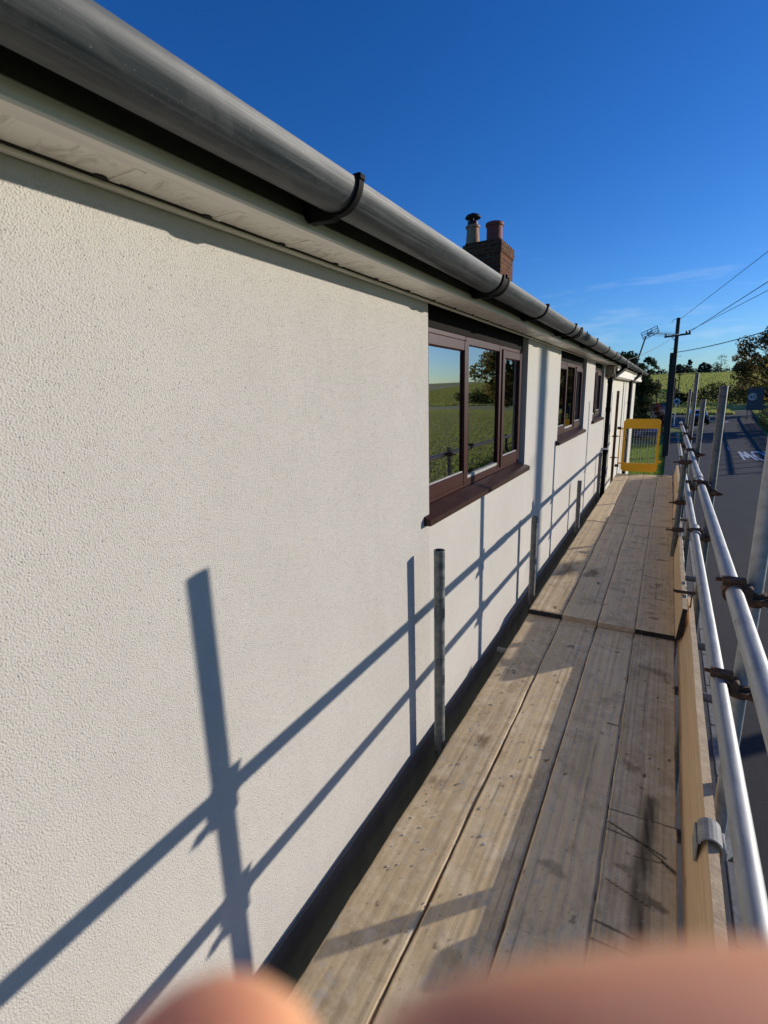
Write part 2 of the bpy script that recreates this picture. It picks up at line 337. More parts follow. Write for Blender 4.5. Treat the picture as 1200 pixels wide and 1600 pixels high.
    def build(s, name, mat, parent=None, auto=True):
        me = bpy.data.meshes.new(name); me.from_pydata(s.v, [], s.f); me.polygons.foreach_set('use_smooth', s.sm)
        for m in (mat if isinstance(mat, list) else [mat]): me.materials.append(m)
        if isinstance(mat, list): me.polygons.foreach_set('material_index', s.mi)
        me.update()
        bm = bmesh.new(); bm.from_mesh(me); bmesh.ops.recalc_face_normals(bm, faces=bm.faces); bm.to_mesh(me); bm.free()
        if auto and any(s.sm):
            try: me.set_sharp_from_angle(angle=rad(42))
            except Exception: pass
        o = bpy.data.objects.new(name, me); COL.objects.link(o)
        if parent: put(o, parent)
        return o
def wloc(o):
    p = Vector(o.location)
    while o.parent: o = o.parent; p += Vector(o.location)
    return p
def put(o, parent):
    o.parent = parent; o.matrix_parent_inverse = Matrix.Identity(4)
    o.location = Vector(o.location)-wloc(parent)
def tag(o, label=None, cat=None, group=None, kind=None):
    if label: o['label'] = label
    if cat: o['category'] = cat
    if group: o['group'] = group
    if kind: o['kind'] = kind
    return o
def empty(name, loc, label=None, cat=None, group=None):
    o = bpy.data.objects.new(name, None); o.location = loc; o.empty_display_size = .1; COL.objects.link(o)
    return tag(o, label, cat, group)
def copy_tree(o, parent=None):
    c = o.copy(); COL.objects.link(c); c.parent = parent
    for ch in list(o.children): copy_tree(ch, c)
    return c
def grid_mesh(name, xs, ys, zf, mat, kind='structure'):
    X, Y = np.meshgrid(xs, ys); Z = zf(X, Y); nx, ny = len(xs), len(ys)
    V = np.stack([X.ravel(), Y.ravel(), Z.ravel()], 1)
    F = [(j*nx+i, j*nx+i+1, (j+1)*nx+i+1, (j+1)*nx+i) for j in range(ny-1) for i in range(nx-1)]
    me = bpy.data.meshes.new(name); me.from_pydata(V.tolist(), [], F); me.materials.append(mat); me.polygons.foreach_set('use_smooth', [True]*len(F)); me.update()
    o = bpy.data.objects.new(name, me); COL.objects.link(o); o['kind'] = kind; return o

# ---------------------------------------------------------------- terrain, roads
def sst(a, b, t): t = np.clip((t-a)/(b-a), 0, 1); return t*t*(3-2*t)
def edge_r(y): return 4.75+.0655*np.asarray(y, float)
def ground_z(x, y):
    x = np.asarray(x, float); y = np.asarray(y, float)
    q = np.clip(y-40, 0, 70); z = -2.4+.000296*q*q
    z = z+.0585*np.clip(y-110, 0, 150)-.02*np.clip(y-262, 0, 400)
    z = z+.028*np.clip(x-edge_r(np.clip(y, -20, 80))-1.0, 0, 45)*sst(-60, 0, y)*(1-sst(70, 130, y))
    z = z+.35*sst(.3, 1.6, x-edge_r(np.clip(y, -20, 80)))*(1-sst(72, 90, y))
    z = z+.004*np.clip(-x-2, 0, 60)
    return z
def gz(x, y): return float(ground_z(x, y))
xs = np.unique(np.concatenate([np.linspace(-400, -30, 20), np.linspace(-30, 30, 121), np.linspace(30, 500, 30)]))
ys = np.unique(np.concatenate([np.linspace(-150, -10, 12), np.linspace(-10, 130, 141), np.linspace(130, 300, 35), np.linspace(300, 1500, 14)]))
grid_mesh('ground', xs, ys, lambda X, Y: ground_z(X, Y)-.02, M['grass'])
def strip(name, pts, mat, lift, sub=6, across=6, taper=None):
    """road strip through (x_left, y_left, x_right, y_right) stations"""
    L = []
    for a, b in zip(pts[:-1], pts[1:]):
        for k in range(sub): t = k/sub; L.append([a[i]*(1-t)+b[i]*t for i in range(4)])
    L.append(list(pts[-1])); V = []; F = []
    for xl, yl, xr, yr in L:
        for k in range(across+1):
            t = k/across; x = xl+(xr-xl)*t; y = yl+(yr-yl)*t; V.append((x, y, gz(min(x, edge_r(y)), y)+lift if lift < .05 else gz(min(x, edge_r(y)), y)+lift))
    w = across+1
    for j in range(len(L)-1):
        for k in range(across): F.append((j*w+k, j*w+k+1, (j+1)*w+k+1, (j+1)*w+k))
    me = bpy.data.meshes.new(name); me.from_pydata(V, [], F); me.materials.append(mat); me.polygons.foreach_set('use_smooth', [True]*len(F)); me.update()
    o = bpy.data.objects.new(name, me); COL.objects.link(o); o['kind'] = 'structure'; return o
strip('road', [(1.85, -20, 3.5, -20), (1.85, 0, 4.75, 0), (1.88, 20, 6.05, 20), (1.9, 40, 7.35, 40), (2.2, 55, 8.35, 55), (3.2, 64, 9.2, 66), (5.5, 76, 11.3, 72), (9, 86, 14, 79), (16, 95, 19, 87), (30, 104, 32, 96)], M['asphalt'], .010)
strip('side_road', [(3.0, 54, 6.5, 66), (1.2, 60, 4.6, 70), (-.6, 72, 3.6, 80), (-1.8, 95, 2.2, 97), (-2.8, 120, 1.6, 122), (-5, 150, .2, 152), (-10, 190, -4, 193), (-20, 235, -12, 242), (-40, 275, -34, 285)], M['asphalt'], .016)
# pavement with a raised kerb
def slab(name, x0, x1, y0, y1, z0, z1, mat):
    m = MB(); m.box(x0, x1, y0, y1, z0, z1); o = m.build(name, mat); o['kind'] = 'structure'; return o
slab('pavement', -.02, 1.70, -12, 18.6, -2.5, -2.29, M['paving'])
slab('footpath', 1.02, 1.70, 18.6, 52, -2.5, -2.292, M['asphalt'])
m = MB()
for k in range(70):
    y = -12+k*.915; m.box(1.70, 1.845, y, y+.907, -2.5, -2.285, .012)
o = m.build('kerb', M['kerb']); o['kind'] = 'structure'
# SLOW painted for traffic coming towards us, so upside-down from here, and centre dashes
def letter_strokes():
    # unit letters, upright for the oncoming driver; u to the driver's right, v up
    return {'W': [((0, 1), (.25, 0)), ((.25, 0), (.5, .8)), ((.5, .8), (.75, 0)), ((.75, 0), (1, 1))],
            'O': [((.25, 1), (.75, 1)), ((.75, 1), (1, .75)), ((1, .75), (1, .25)), ((1, .25), (.75, 0)), ((.75, 0), (.25, 0)), ((.25, 0), (0, .25)), ((0, .25), (0, .75)), ((0, .75), (.25, 1))],
            'L': [((.1, 1), (.1, 0)), ((.1, 0), (.9, 0))],
            'S': [((.95, .8), (.7, 1)), ((.7, 1), (.25, 1)), ((.25, 1), (.05, .75)), ((.05, .75), (.25, .53)), ((.25, .53), (.75, .47)), ((.75, .47), (.95, .25)), ((.95, .25), (.75, 0)), ((.75, 0), (.25, 0)), ((.25, 0), (.03, .2))]}
m = MB(); LS = letter_strokes(); y_near, y_far = 33.7, 38.0
xcur = 4.86
for ch in 'WOLS':
    w = .56
    for (u0, v0), (u1, v1) in LS[ch]:
        # driver's right is our left, driver's up (far end for them) is our near end
        A = (xcur+w*(1-u0), y_far-(y_far-y_near)*v0); B = (xcur+w*(1-u1), y_far-(y_far-y_near)*v1)
        d = Vector((B[0]-A[0], B[1]-A[1])); wd = Vector((.07, 0)) if abs(d.y) > .6 else Vector((0, .24))
        if abs(d.y) <= .6: e = Vector((.07*(1 if d.x > 0 else -1), 0)); A = (A[0]-e.x, A[1]); B = (B[0]+e.x, B[1])
        z = -2.378+random.random()*.002
        m.add([(A[0]-wd.x, A[1]-wd.y, z), (A[0]+wd.x, A[1]+wd.y, z), (B[0]+wd.x, B[1]+wd.y, z), (B[0]-wd.x, B[1]-wd.y, z)], [(0, 1, 2, 3)])
    xcur += .70
o = m.build('slow_marking', M['paint']); o['kind'] = 'structure'
m = MB()
for k in (6, 9):
    y = 3+k*6.0; xc = .5*(1.88+edge_r(y)); xd = .5*(1.88+edge_r(y+2)); z = gz(3, y)+.016
    m.add([(xc-.03, y, z), (xc+.03, y, z), (xd+.03, y+2, gz(3, y+2)+.016), (xd-.03, y+2, gz(3, y+2)+.016)], [(0, 1, 2, 3)])
for (xa, ya, xb, yb) in ((1.3, 62.5, 2.4, 60.6), (3.0, 59.6, 4.2, 58.3), (4.6, 57.8, 5.6, 57.4), (6.3, 66, 6.9, 68)):
    d = Vector((xb-xa, yb-ya)).normalized(); nn = Vector((-d.y, d.x))*.12; za, zb = gz(xa, ya)+.022, gz(xb, yb)+.022
    m.add([(xa-nn.x, ya-nn.y, za), (xa+nn.x, ya+nn.y, za), (xb+nn.x, yb+nn.y, zb), (xb-nn.x, yb-nn.y, zb)], [(0, 1, 2, 3)])
o = m.build('road_markings', M['paint']); o['kind'] = 'structure'

# ---------------------------------------------------------------- the house
HXS = .06
house = empty('house', (0, 0, -2.4), 'long cream rendered house with brown windows behind the scaffold boards', 'house')
SOF = 1.940
wins = [(1.986, 3.692, 1.0214), (4.92, 6.56, 1.092), (7.365, 8.45, 1.148)]
Y0, Y1 = -5.0, 8.64
def grain_tile(n=1024, px=.0012, lam=.0037, seed=3):
    r = np.random.default_rng(seed); f = np.fft.fftfreq(n, px); FX, FY = np.meshgrid(f, f); k = np.hypot(FX, FY)
    H = np.exp(-((k-1/lam)/(.55/lam))**2)+.30*np.exp(-((k-.45/lam)/(.25/lam))**2)+.5*np.exp(-(k/(2.0))**2)*3
    g = np.real(np.fft.ifft2(np.fft.fft2(r.normal(size=(n, n)))*H)); g /= g.std()
    return np.where(g > 0, .75*g, 1.15*g)
GT = grain_tile(); NT = 1024
class Grid:
    def __init__(s): s.V = []; s.F = []; s.n = 0
    def rect(s, ya, yb, za, zb, step, amp, x=0.0):
        ny = max(1, int(round((yb-ya)/step))); nz = max(1, int(round((zb-za)/step))); y = np.linspace(ya, yb, ny+1); z = np.linspace(za, zb, nz+1)
        Y, Z = np.meshgrid(y, z); iy = np.round(Y/.0012).astype(int) % NT; iz = np.round(Z/.0012).astype(int) % NT
        X = x+GT[iz, iy]*amp; w = ny+1
        ed = np.minimum(np.minimum(Y-ya, yb-Y), np.minimum(Z-za, zb-Z)); X = np.where(ed < 1e-6, x, X)
        s.V.append(np.stack([X.ravel(), Y.ravel(), Z.ravel()], 1)); i = np.arange(ny)[None, :]+np.arange(nz)[:, None]*w+s.n
        s.F.append(np.stack([i, i+1, i+w+1, i+w], -1).reshape(-1, 4)); s.n += w*(nz+1)
    def quad(s, pts):
        s.V.append(np.array(pts, float)); s.F.append(np.array([[0, 1, 2, 3]])+s.n); s.n += 4
    def build(s, name, mat, parent):
        V = np.concatenate(s.V).astype(np.float32); F = np.concatenate(s.F).astype(np.int32); me = bpy.data.meshes.new(name)
        me.vertices.add(len(V)); me.vertices.foreach_set('co', V.ravel()); me.loops.add(F.size); me.loops.foreach_set('vertex_index', F.ravel())
        me.polygons.add(len(F)); me.polygons.foreach_set('loop_start', np.arange(len(F), dtype=np.int32)*4); me.polygons.foreach_set('loop_total', np.full(len(F), 4, np.int32))
        me.polygons.foreach_set('use_smooth', np.ones(len(F), bool)); me.materials.append(mat); me.update(calc_edges=True); me.validate()
        o = bpy.data.objects.new(name, me); COL.objects.link(o); put(o, parent); return o
g = Grid(); AMP = .00062
g.quad([(0, Y0, -2.5), (0, .10, -2.5), (0, .10, 2.1), (0, Y0, 2.1)]); g.quad([(0, .10, -2.5), (0, Y1, -2.5), (0, Y1, -.22), (0, .10, -.22)])
g.rect(.10, 1.986, -.12, 2.0, .0012, AMP)
g.quad([(0, .10, -.22), (0, 1.986, -.22), (0, 1.986, -.12), (0, .10, -.12)]); g.quad([(0, .10, 2.0), (0, 1.986, 2.0), (0, 1.986, 2.1), (0, .10, 2.1)])
prev = 1.986
for i, (a, b, zz) in enumerate(wins):
    st = (.0024, .0060, .0108)[i]
    if a > prev: g.rect(prev, a, -.22, 2.1, st, AMP)
    g.rect(a, b, -.22, zz-.03, st, AMP); prev = b
    z1 = zz-.03
    g.quad([(0, a, z1), (0, a, 2.1), (-.16, a, 2.1), (-.16, a, z1)]); g.quad([(0, b, z1), (0, b, 2.1), (-.16, b, 2.1), (-.16, b, z1)]); g.quad([(0, a, z1), (0, b, z1), (-.16, b, z1), (-.16, a, z1)])
g.rect(prev, Y1, -.22, 2.1, .0108, AMP)
g.quad([(0, Y0, -2.5), (-5.4, Y0, -2.5), (-5.4, Y0, 2.1), (0, Y0, 2.1)]); g.quad([(0, Y1, -2.5), (-5.4, Y1, -2.5), (-5.4, Y1, 2.1), (0, Y1, 2.1)]); g.quad([(-5.4, Y0, -2.5), (-5.4, Y1, -2.5), (-5.4, Y1, 2.1), (-5.4, Y0, 2.1)])
g.build('wall', M['render'], house)
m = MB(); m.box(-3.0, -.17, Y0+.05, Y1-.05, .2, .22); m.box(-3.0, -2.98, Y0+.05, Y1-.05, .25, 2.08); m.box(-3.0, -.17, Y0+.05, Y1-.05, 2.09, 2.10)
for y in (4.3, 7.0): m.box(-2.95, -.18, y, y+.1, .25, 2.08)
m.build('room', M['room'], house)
# soffit (cross joints and vent nicks are its surface pattern) and trims
seams = [.15, .393, .614, .843, 1.078, 1.312, 1.546, 1.78]+[2.015+.235*k for k in range(28)]
m = MB(); m.box(.018, .097, Y0, Y1, SOF, SOF+.012)
for y in seams:
    m.box(.019, .0955, y, y+.020, SOF-.0022, SOF+.002); m.box(.019, .0955, y+.045, y+.047, SOF-.0006, SOF+.001)
m.cur = 1
for y in seams: m.prism([(.0165, y-.028), (.0165, y-.002), (.024, y-.005), (.027, y-.014), (.024, y-.024)], 'z', SOF-.0035, SOF+.001)
m.box(.0155, .0172, Y0, Y1, SOF-.0045, SOF+.002)
m.build('soffit', [M['pvc'], M['tar']], house)
m = MB(); m.box(.001, .015, Y0, Y1, SOF-.012, SOF+.01, .003); m.build('soffit_trim', M['fascia'], house)
m = MB(); m.box(.098, .140, Y0, Y1+8.2, SOF-.004, SOF+.026, .004); m.build('fascia_trim', M['fascia'], house)
m = MB(); m.box(.106, .1365, Y0, Y1+8.2, SOF+.0265, 2.03); m.build('fascia', M['darkfascia'], house)
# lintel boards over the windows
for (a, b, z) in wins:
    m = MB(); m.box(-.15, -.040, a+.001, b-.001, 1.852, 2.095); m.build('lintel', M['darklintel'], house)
# gutter in lengths, each with its strap and bracket
GX, GZ, GR = .2236, 2.0133, .0560
joints = [1.015, 2.12, 2.92, 3.86, 4.12, 5.06, 6.09, 6.98, 7.59, 8.67]+[9.55+.87*k for k in range(9)]
edges = [Y0]+joints+[17.1]
for i, (a, b) in enumerate(zip(edges[:-1], edges[1:])):
    m = MB(); dr = -.0006*max(0, i-4); jr = random.uniform(-.0012, .0012)
    m.arc(GX, GZ+dr+jr, GR-.003, GR, a+.002, b-.002, math.pi, 2*math.pi, 40)
    m.build('gutter', M['gutter'], house)
for i, y in enumerate(joints):
    m = MB(); w = .052 if i in (1, 4, 8) else .018; dr = -.0006*max(0, i-4)
    for yy in ((y-.034, y+.034) if i in (1, 4, 8) else (y,)):
        m.arc(GX, GZ+dr, GR+.0005, GR+.007, yy-.008, yy+.010, math.pi*.98, 2.02*math.pi, 36)
    if i in (1, 4, 8): m.arc(GX, GZ+dr, GR+.0002, GR+.0042, y-w/2, y+w/2, math.pi*.98, 2.01*math.pi, 36)
    m.box(GX+GR-.01, GX+GR+.010, y-.010, y+.012, GZ+dr-.004, GZ+dr+.009, .002)
    m.prism([(.138, SOF+.02), (.138, SOF+.09), (GX-.05, GZ+.005), (GX-.03, GZ-.05), (GX+.004, GZ-GR-.005), (GX-.012, GZ-GR-.013), (.150, SOF+.007)], 'y', y-.011, y+.011)
    m.build('gutter_bracket', M['black_pvc'], house)
# roof
m = MB(); RX = -2.7; RZ = 2.05+.70*(2.7+.18)
def roof_sl(m, y0, y1, rx, rz, bx, ez):
    m.add([(.18, y0, 2.05), (.18, y1, 2.05), (rx, y1, rz), (rx, y0, rz), (bx, y0, ez), (bx, y1, ez)], [(0, 1, 2, 3), (3, 2, 5, 4)])
    m.add([(.18, y0, 2.01), (.18, y1, 2.01), (rx, y1, rz-.05), (rx, y0, rz-.05), (bx, y0, ez-.05), (bx, y1, ez-.05)], [(0, 1, 2, 3), (3, 2, 5, 4)])
    m.add([(.18, y0, 2.01), (.18, y1, 2.01), (.18, y1, 2.05), (.18, y0, 2.05)], [(0, 1, 2, 3)])
roof_sl(m, Y0-.1, 17.2, RX, RZ, -5.6, 2.05); roof = m.build('roof', M['slate'], house)
for y in (Y0, 17.0):
    m = MB(); m.add([(0, y, 2.0), (-5.4, y, 2.0), (RX, y, RZ-.06)], [(0, 1, 2)]); m.build('gable', M['cream_wall'], house)
# chimney
m = MB(); cx0, cx1, cy0, cy1 = -2.78, -2.06, 9.83, 10.66
m.box(cx0, cx1, cy0, cy1, 3.2, 4.12); ch = m.build('chimney', M['brick'], house)
m = MB()
m.box(cx0-.018, cx1+.018, cy0-.018, cy1+.018, 4.12, 4.31); m.box(cx0+.02, cx1-.02, cy0+.02, cy1-.02, 4.312, 4.35)
m.cur = 1
for k in range(16):
    a = random.random(); x, y = (cx1+.012, cy0+.05+a*.78)
    s_ = random.uniform(.012, .03); zc = random.uniform(4.14, 4.31); m.box(x-s_*.6, x+s_*.5, y-s_, y+s_, zc-s_, zc+s_*.8, .005)
m.build('chimney_cap', [M['brick'], M['lichen_brick']], ch)
def pot(name, mat, prof, c): mm = MB(); mm.lathe(prof, c, 24); return mm.build(name, mat, ch)
pc1 = (-2.27, 10.1, 4.33)
pot('chimney_pot', M['terracotta'], [(.150, 0), (.147, .27), (.150, .29), (.170, .30), (.170, .35), (.155, .36), (.13, .36), (.13, .05)], pc1)
pc2 = (-2.70, 10.1, 4.33)
p2 = pot('chimney_pot', M['buff'], [(.135, 0), (.115, .30), (.116, .33), (.137, .34), (.137, .375), (.120, .385), (.10, .385), (.10, .06)], pc2)
mm = MB(); mm.lathe([(.10, .38), (.10, .45), (.092, .45), (.092, .38)], pc2, 20)
for k in range(4): a = k*math.pi/2+.4; mm.tube([(pc2[0]+.09*math.cos(a), pc2[1]+.09*math.sin(a), pc2[2]+.44), (pc2[0]+.10*math.cos(a), pc2[1]+.10*math.sin(a), pc2[2]+.53)], .008, 6)
mm.lathe([(.001, .60), (.06, .59), (.120, .565), (.150, .53), (.150, .515), (.12, .53), (.001, .545)], pc2, 24)
mm.build('chimney_cowl', M['cowl'], ch)

# windows: outer frame, sashes, panes, sill
def window(y0, y1, zs, lights, sash_open):
    H = MB(); xo = -.044; zt = 1.862; fr = .05
    zb = zs+.045
    H.box(xo-.06, xo, y0+.002, y0+.002+fr, zb, zt, .004); H.box(xo-.06, xo, y1-.002-fr, y1-.002, zb, zt, .004)
    H.box(xo-.06, xo-.001, y0+fr, y1-fr, zt-fr, zt-.001, .004); H.box(xo-.06, xo-.001, y0+fr, y1-fr, zb, zb+fr*.9, .004)
    cuts = [y0+fr]+[y0+(y1-y0)*t for t in lights]+[y1-fr]
    for c in cuts[1:-1]: H.box(xo-.06, xo+.001, c-.028, c+.028, zb+.01, zt-.01, .004)
    w = H.build('window', M['rosewood'], house)
    for i, (a, b) in enumerate(zip(cuts[:-1], cuts[1:])):
        a2, b2 = (a-.012 if i else a-.02), (b+.012 if i < len(cuts)-2 else b+.02)
        z0, z1 = zb+.02, zt-.03
        if sash_open[i]:
            s_ = MB(); t = .056; xf = xo+.010
            s_.box(xo-.04, xf, a2+(.028 if i else 0), a2+t+(.028 if i else 0), z0, z1, .006); s_.box(xo-.04, xf, b2-t-(.02 if i < len(cuts)-2 else 0), b2-(.02 if i < len(cuts)-2 else 0), z0, z1, .006)
            ya, yb = a2+(.028 if i else 0)+t-.006, b2-t-(.02 if i < len(cuts)-2 else 0)+.006
            s_.box(xo-.04, xf-.001, ya, yb, z1-t, z1-.001, .006); s_.box(xo-.04, xf-.001, ya, yb, z0+.001, z0+t*1.25, .006)
            s_.build('sash', M['rosewood'], w); gx = xo-.004; g = (ya-.002, yb+.002, z0+t*1.2, z1-t+.004)
            mm = MB(); mm.box(gx+.0005, gx+.007, ya+.004, yb-.004, z0+t*1.25-.002, z0+t*1.25+.006); mm.build('glazing_bead', M['cast'], w)
        else:
            ya, yb = a+.028 if i else a, b-.028 if i < len(cuts)-2 else b
            gx = xo-.012; g = (ya-.003, yb+.003, zb+fr*.85, zt-fr+.003)
            mm = MB(); mm.box(gx+.0005, gx+.011, ya, yb, zb+fr*.88, zb+fr*.88+.016); mm.build('glazing_bead', M['cast'], w)
        mm = MB(); mm.box(gx-.024, gx, g[0], g[1], g[2], g[3]); mm.build('pane', M['glass'], w)
    mm = MB(); prof = [(xo-.05, zb-.002), (xo-.05, zs-.02), (.024, zs-.018), (.032, zs-.018), (.032, zs+.008), (.026, zs+.011), (xo-.002, zb-.002)]
    mm.prism(prof, 'y', y0-.055, y1+.045); mm.build('sill', M['sillwood'], w)
    mm = MB(); mm.box(-.30, xo-.062, y0+.01, y1-.01, zb-.03, zb-.005); mm.build('inner_sill', M['whiteware'], w)
    return w
window(*wins[0], (.345, .70), (1, 0, 1)); window(*wins[1], (.36, .68), (1, 0, 1)); window(*wins[2], (.5,), (0, 1))
# far half of the house: plain cream wall with a lower box eave
m = MB(); m.box(-5.4, -.03, Y1+.002, 17.0, -2.5, 2.0); m.build('far_wall', M['cream_wall'], house)
for y in (9.8, 12.55, 15.5):
    m = MB(); m.box(-.03, -.012, y, y+.05, -2.45, 1.775); m.build('wall_batten', M['cream_wall'], house)
m = MB(); m.box(-.03, .12, Y1+.52, 17.1, 1.775, 1.845, .01); m.box(-.03, .10, Y1+.52, 17.1, 1.847, 1.935); m.build('far_eave', M['pvc'], house)
m = MB()
for k in range(9):
    y = Y1-.05+k*.06; s_ = random.uniform(.03, .05); m.box(-.02, .10+random.uniform(-.02, .03), y, y+.058, 1.785+random.uniform(-.03, .02), 1.925, .008)
m.build('eaves_stone', M['stone'], house)
# downpipes
def downpipe(y, zb, lean=.0):
    d = MB(); d.tube([(GX, y+.35, GZ-GR-.01), (GX, y+.35, GZ-.10), (GX-.02, y+.30, GZ-.14), (.085, y+.03, GZ-.26), (.06, y, GZ-.31), (.06, y, GZ-.6), (.06, y, zb)], .036, 14)
    o = d.build('downpipe', M['black_pvc'], house)
    for z in (GZ-.30, GZ-.75, .6, -.5, -1.5):
        c = MB(); c.tube([(.06, y, z-.035), (.06, y, z+.035)], .041, 14); c.build('pipe_collar', M['black_pvc'], o)
    c = MB(); c.lathe([(.055, .0), (.055, .05), (.045, .07), (.045, 0)], (GX, y+.35, GZ-GR-.05), 16, True); c.build('outlet', M['black_pvc'], o)
    return o
dp = downpipe(8.74, -2.28); downpipe(13.4, -2.28)
m = MB(); m.box(.0, .105, 8.68, 8.80, .64, .665, .003); m.build('pipe_clip', M['whiteware'], dp)
m = MB(); m.box(0.001, .008, Y0, Y1, -2.5, -.058); m.build('gap_shade_strip', M['gap_shade_strip'], house)  # added strip on the wall, its colour imitates the shade below the boards
house.location.x += HXS

# ---------------------------------------------------------------- things inside the windows
def curtain(ya, yb, z0, z1, x, label):
    mm = MB(); nf = 40; A = []; B = []
    for k in range(nf+1):
        t = k/nf; y = ya+(yb-ya)*t; dx = .018*math.sin(t*19)+.008*math.sin(t*43); A.append((x+dx, y, z0)); B.append((x+dx*.8, y, z1))
    k = nf+1; V = A+B+[(p[0]-.004, p[1], p[2]) for p in A+B]
    F = [(i, i+1, k+i+1, k+i) for i in range(nf)]+[(2*k+i+1, 2*k+i, 3*k+i, 3*k+i+1) for i in range(nf)]
    mm.add(V, F, True); return tag(mm.build('curtain', M['curtain']), label, 'curtain', 'cream curtains inside the windows')
curtain(2.04, 2.13, 1.05, 1.84, -.14, 'cream curtain edge at the left of the nearest window')
curtain(2.40, 2.57, 1.05, 1.84, -.13, 'cream curtain behind the first mullion of the nearest window')
curtain(3.02, 3.13, 1.05, 1.84, -.13, 'cream curtain behind the middle light of the nearest window')
curtain(3.54, 3.65, 1.05, 1.84, -.14, 'cream curtain at the far end of the nearest window')
curtain(5.10, 5.39, 1.13, 1.84, -.14, 'cream curtain in the middle window of the three')
curtain(7.68, 7.96, 1.18, 1.84, -.14, 'cream curtain in the smallest, farthest window')
def inner_pot(y, z, tilt, rot, label, sc=1.0):
    mm = MB(); mm.lathe([(.030*sc, 0), (.036*sc, .02*sc), (.052*sc, .10*sc), (.058*sc, .10*sc), (.058*sc, .125*sc), (.050*sc, .125*sc), (.045*sc, .06*sc), (.002, .02*sc)], (0, 0, 0), 24)
    o = mm.build('flower_pot', M['clay']); o.location = (-.13, y, z); o.rotation_euler = (tilt, rot, 0)
    return tag(o, label, 'flower pot', 'orange pots on the inside sills')
inner_pot(2.25, 1.075, .35, .1, 'orange clay pot tilted inside the nearest window, nearer of two', .9)
inner_pot(2.40, 1.075, -.25, .3, 'orange clay pot inside the nearest window, by the mullion', .75)
inner_pot(5.42, 1.135, .0, 0, 'small upright orange pot in the middle window', .85)
mm = MB(); mm.box(-.05, .05, -.06, .06, 0, .11, .006); mm.box(-.052, .052, -.062, .062, .112, .125, .004)
o = mm.build('card_box', M['pinkbox']); o.location = (-.13, 6.18, 1.14); o.rotation_euler = (0, 0, .3); tag(o, 'pinkish brown lidded box on the sill of the middle window', 'box')
mm = MB(); mm.lathe([(.03, 0), (.045, .02), (.05, .09), (.03, .13), (.028, .17), (.033, .18), (.02, .17), (.02, .05)], (0, 0, 0), 20)
o = mm.build('vase', M['whiteware']); o.location = (-.13, 7.6, 1.195); tag(o, 'pale vase standing in the smallest window', 'vase')

# ---------------------------------------------------------------- scaffold
scaf = empty('scaffold', (1.25, 1.92, -2.29), 'galvanised tube scaffold with rails and rusty couplers along the house', 'scaffold')
TR = .02415
def stick(name, a, b, mat, parent=scaf, r=TR, seg=20, bore=.86):
    mm = MB(); mm.tube([a, b], r, seg, bore=bore); return mm.build(name, mat, parent)
SX = 1.252
stand = [(1.92, 1.52, 0.0, 'galv'), (3.94, 1.57, .0, 'galv_old'), (6.05, 1.45, .0, 'galv_old'), (8.22, 1.76, .0, 'galv_old'), (10.35, 1.55, .0, 'galv_old'), (-.35, 1.6, 0, 'galv')]
for y, zt, lean, mt in stand:
    stick('standard', (SX, y, -2.27), (SX, y, zt), M[mt])
    mm = MB(); mm.box(SX-.075, SX+.075, y-.075, y+.075, -2.289, -2.272, .004); mm.build('base_plate', M['dark_steel'], scaf)
for i, (x, y, zt, mt) in enumerate([(.152, 1.885, .917, 'galv_blue'), (.150, 3.71, .656, 'galv_old'), (.148, 5.93, .575, 'galv_old'), (.112, 8.2, .645, 'galv_old'), (.115, 10.36, 1.55, 'rust'), (.105, -.3, .8, 'galv_blue')]):
    stick('inner_standard', (x, y, -2.27), (x, y, zt), M[mt])
# rails in two lengths with a sleeve at the joint
HX, HZ, LZ = 1.190, .9165, .585
stick('handrail', (HX, -1.5, HZ), (HX, 4.35, HZ+.004), M['galv']); stick('handrail', (HX, 4.352, HZ+.004), (HX-.004, 11.6, HZ-.012), M['galv'])
stick('midrail', (HX-.008, -1.5, LZ), (HX-.008, 4.0, LZ+.01), M['galv']); stick('midrail', (HX-.008, 4.002, LZ+.01), (HX-.012, 11.0, LZ-.03), M['galv'])
for y, z in ((4.35, HZ+.004), (4.0, LZ+.01)):
    mm = MB(); mm.tube([(HX, y-.17, z), (HX, y+.06, z)], .0285, 20); mm.tube([(HX, y-.175, z), (HX, y-.162, z)], .0305, 20); mm.build('sleeve', M['galv'], scaf)
# right-angle coupler: saddle on the rail, ring on the standard, two swing bolts
def coupler_mesh():
    a = MB()
    a.arc(0, 0, TR+.0008, TR+.0085, -.027, .027, .25, 2*math.pi-.4, 22)                  # ring round the rail (axis y)
    a.box(.022, .050, -.026, .026, -.028, .026, .005)
    a.box(-.020, .012, -.016, .016, .024, .040, .004)
    a.obox((-.034, 0, .034), (.03, 0, .034), .036, .022)                                 # lug
    rr = MB()
    n_ = 22
    for s0 in (0,):
        P = []; F = []
        for k in range(n_+1):
            an = -2.9+5.8*k/n_; c, q = math.cos(an), math.sin(an); cx = HXo
            for r_, z in ((TR+.0008, -.024-.03), (TR+.008, -.024-.03), (TR+.008, .024-.03), (TR+.0008, .024-.03)): P.append((cx+r_*c, CYo+r_*q, z))
        for k in range(n_):
            o = 4*k
            for i in range(4): j = (i+1) % 4; F.append((o+i, o+j, o+4+j, o+4+i))
        a.add(P, F, True)
    a.obox((HXo-.03, CYo-.030, -.03), (HXo+.034, CYo-.034, -.03), .030, .018)
    a.obox((HXo+.028, CYo-.02, -.03), (HXo+.028, CYo+.02, -.03), .016, .034)
    return a
def bolt_mesh(a, b, nut):
    t = MB(); t.tube([a, b], .0068, 8); d = (Vector(b)-Vector(a)).normalized(); p = Vector(a)+(Vector(b)-Vector(a))*nut
    t.tube([p-d*.009, p+d*.009], .0150, 6); t.tube([Vector(a)-d*.002, Vector(a)+d*.006], .011, 8); return t
HXo, CYo = SX-HX, .052
cproto = None
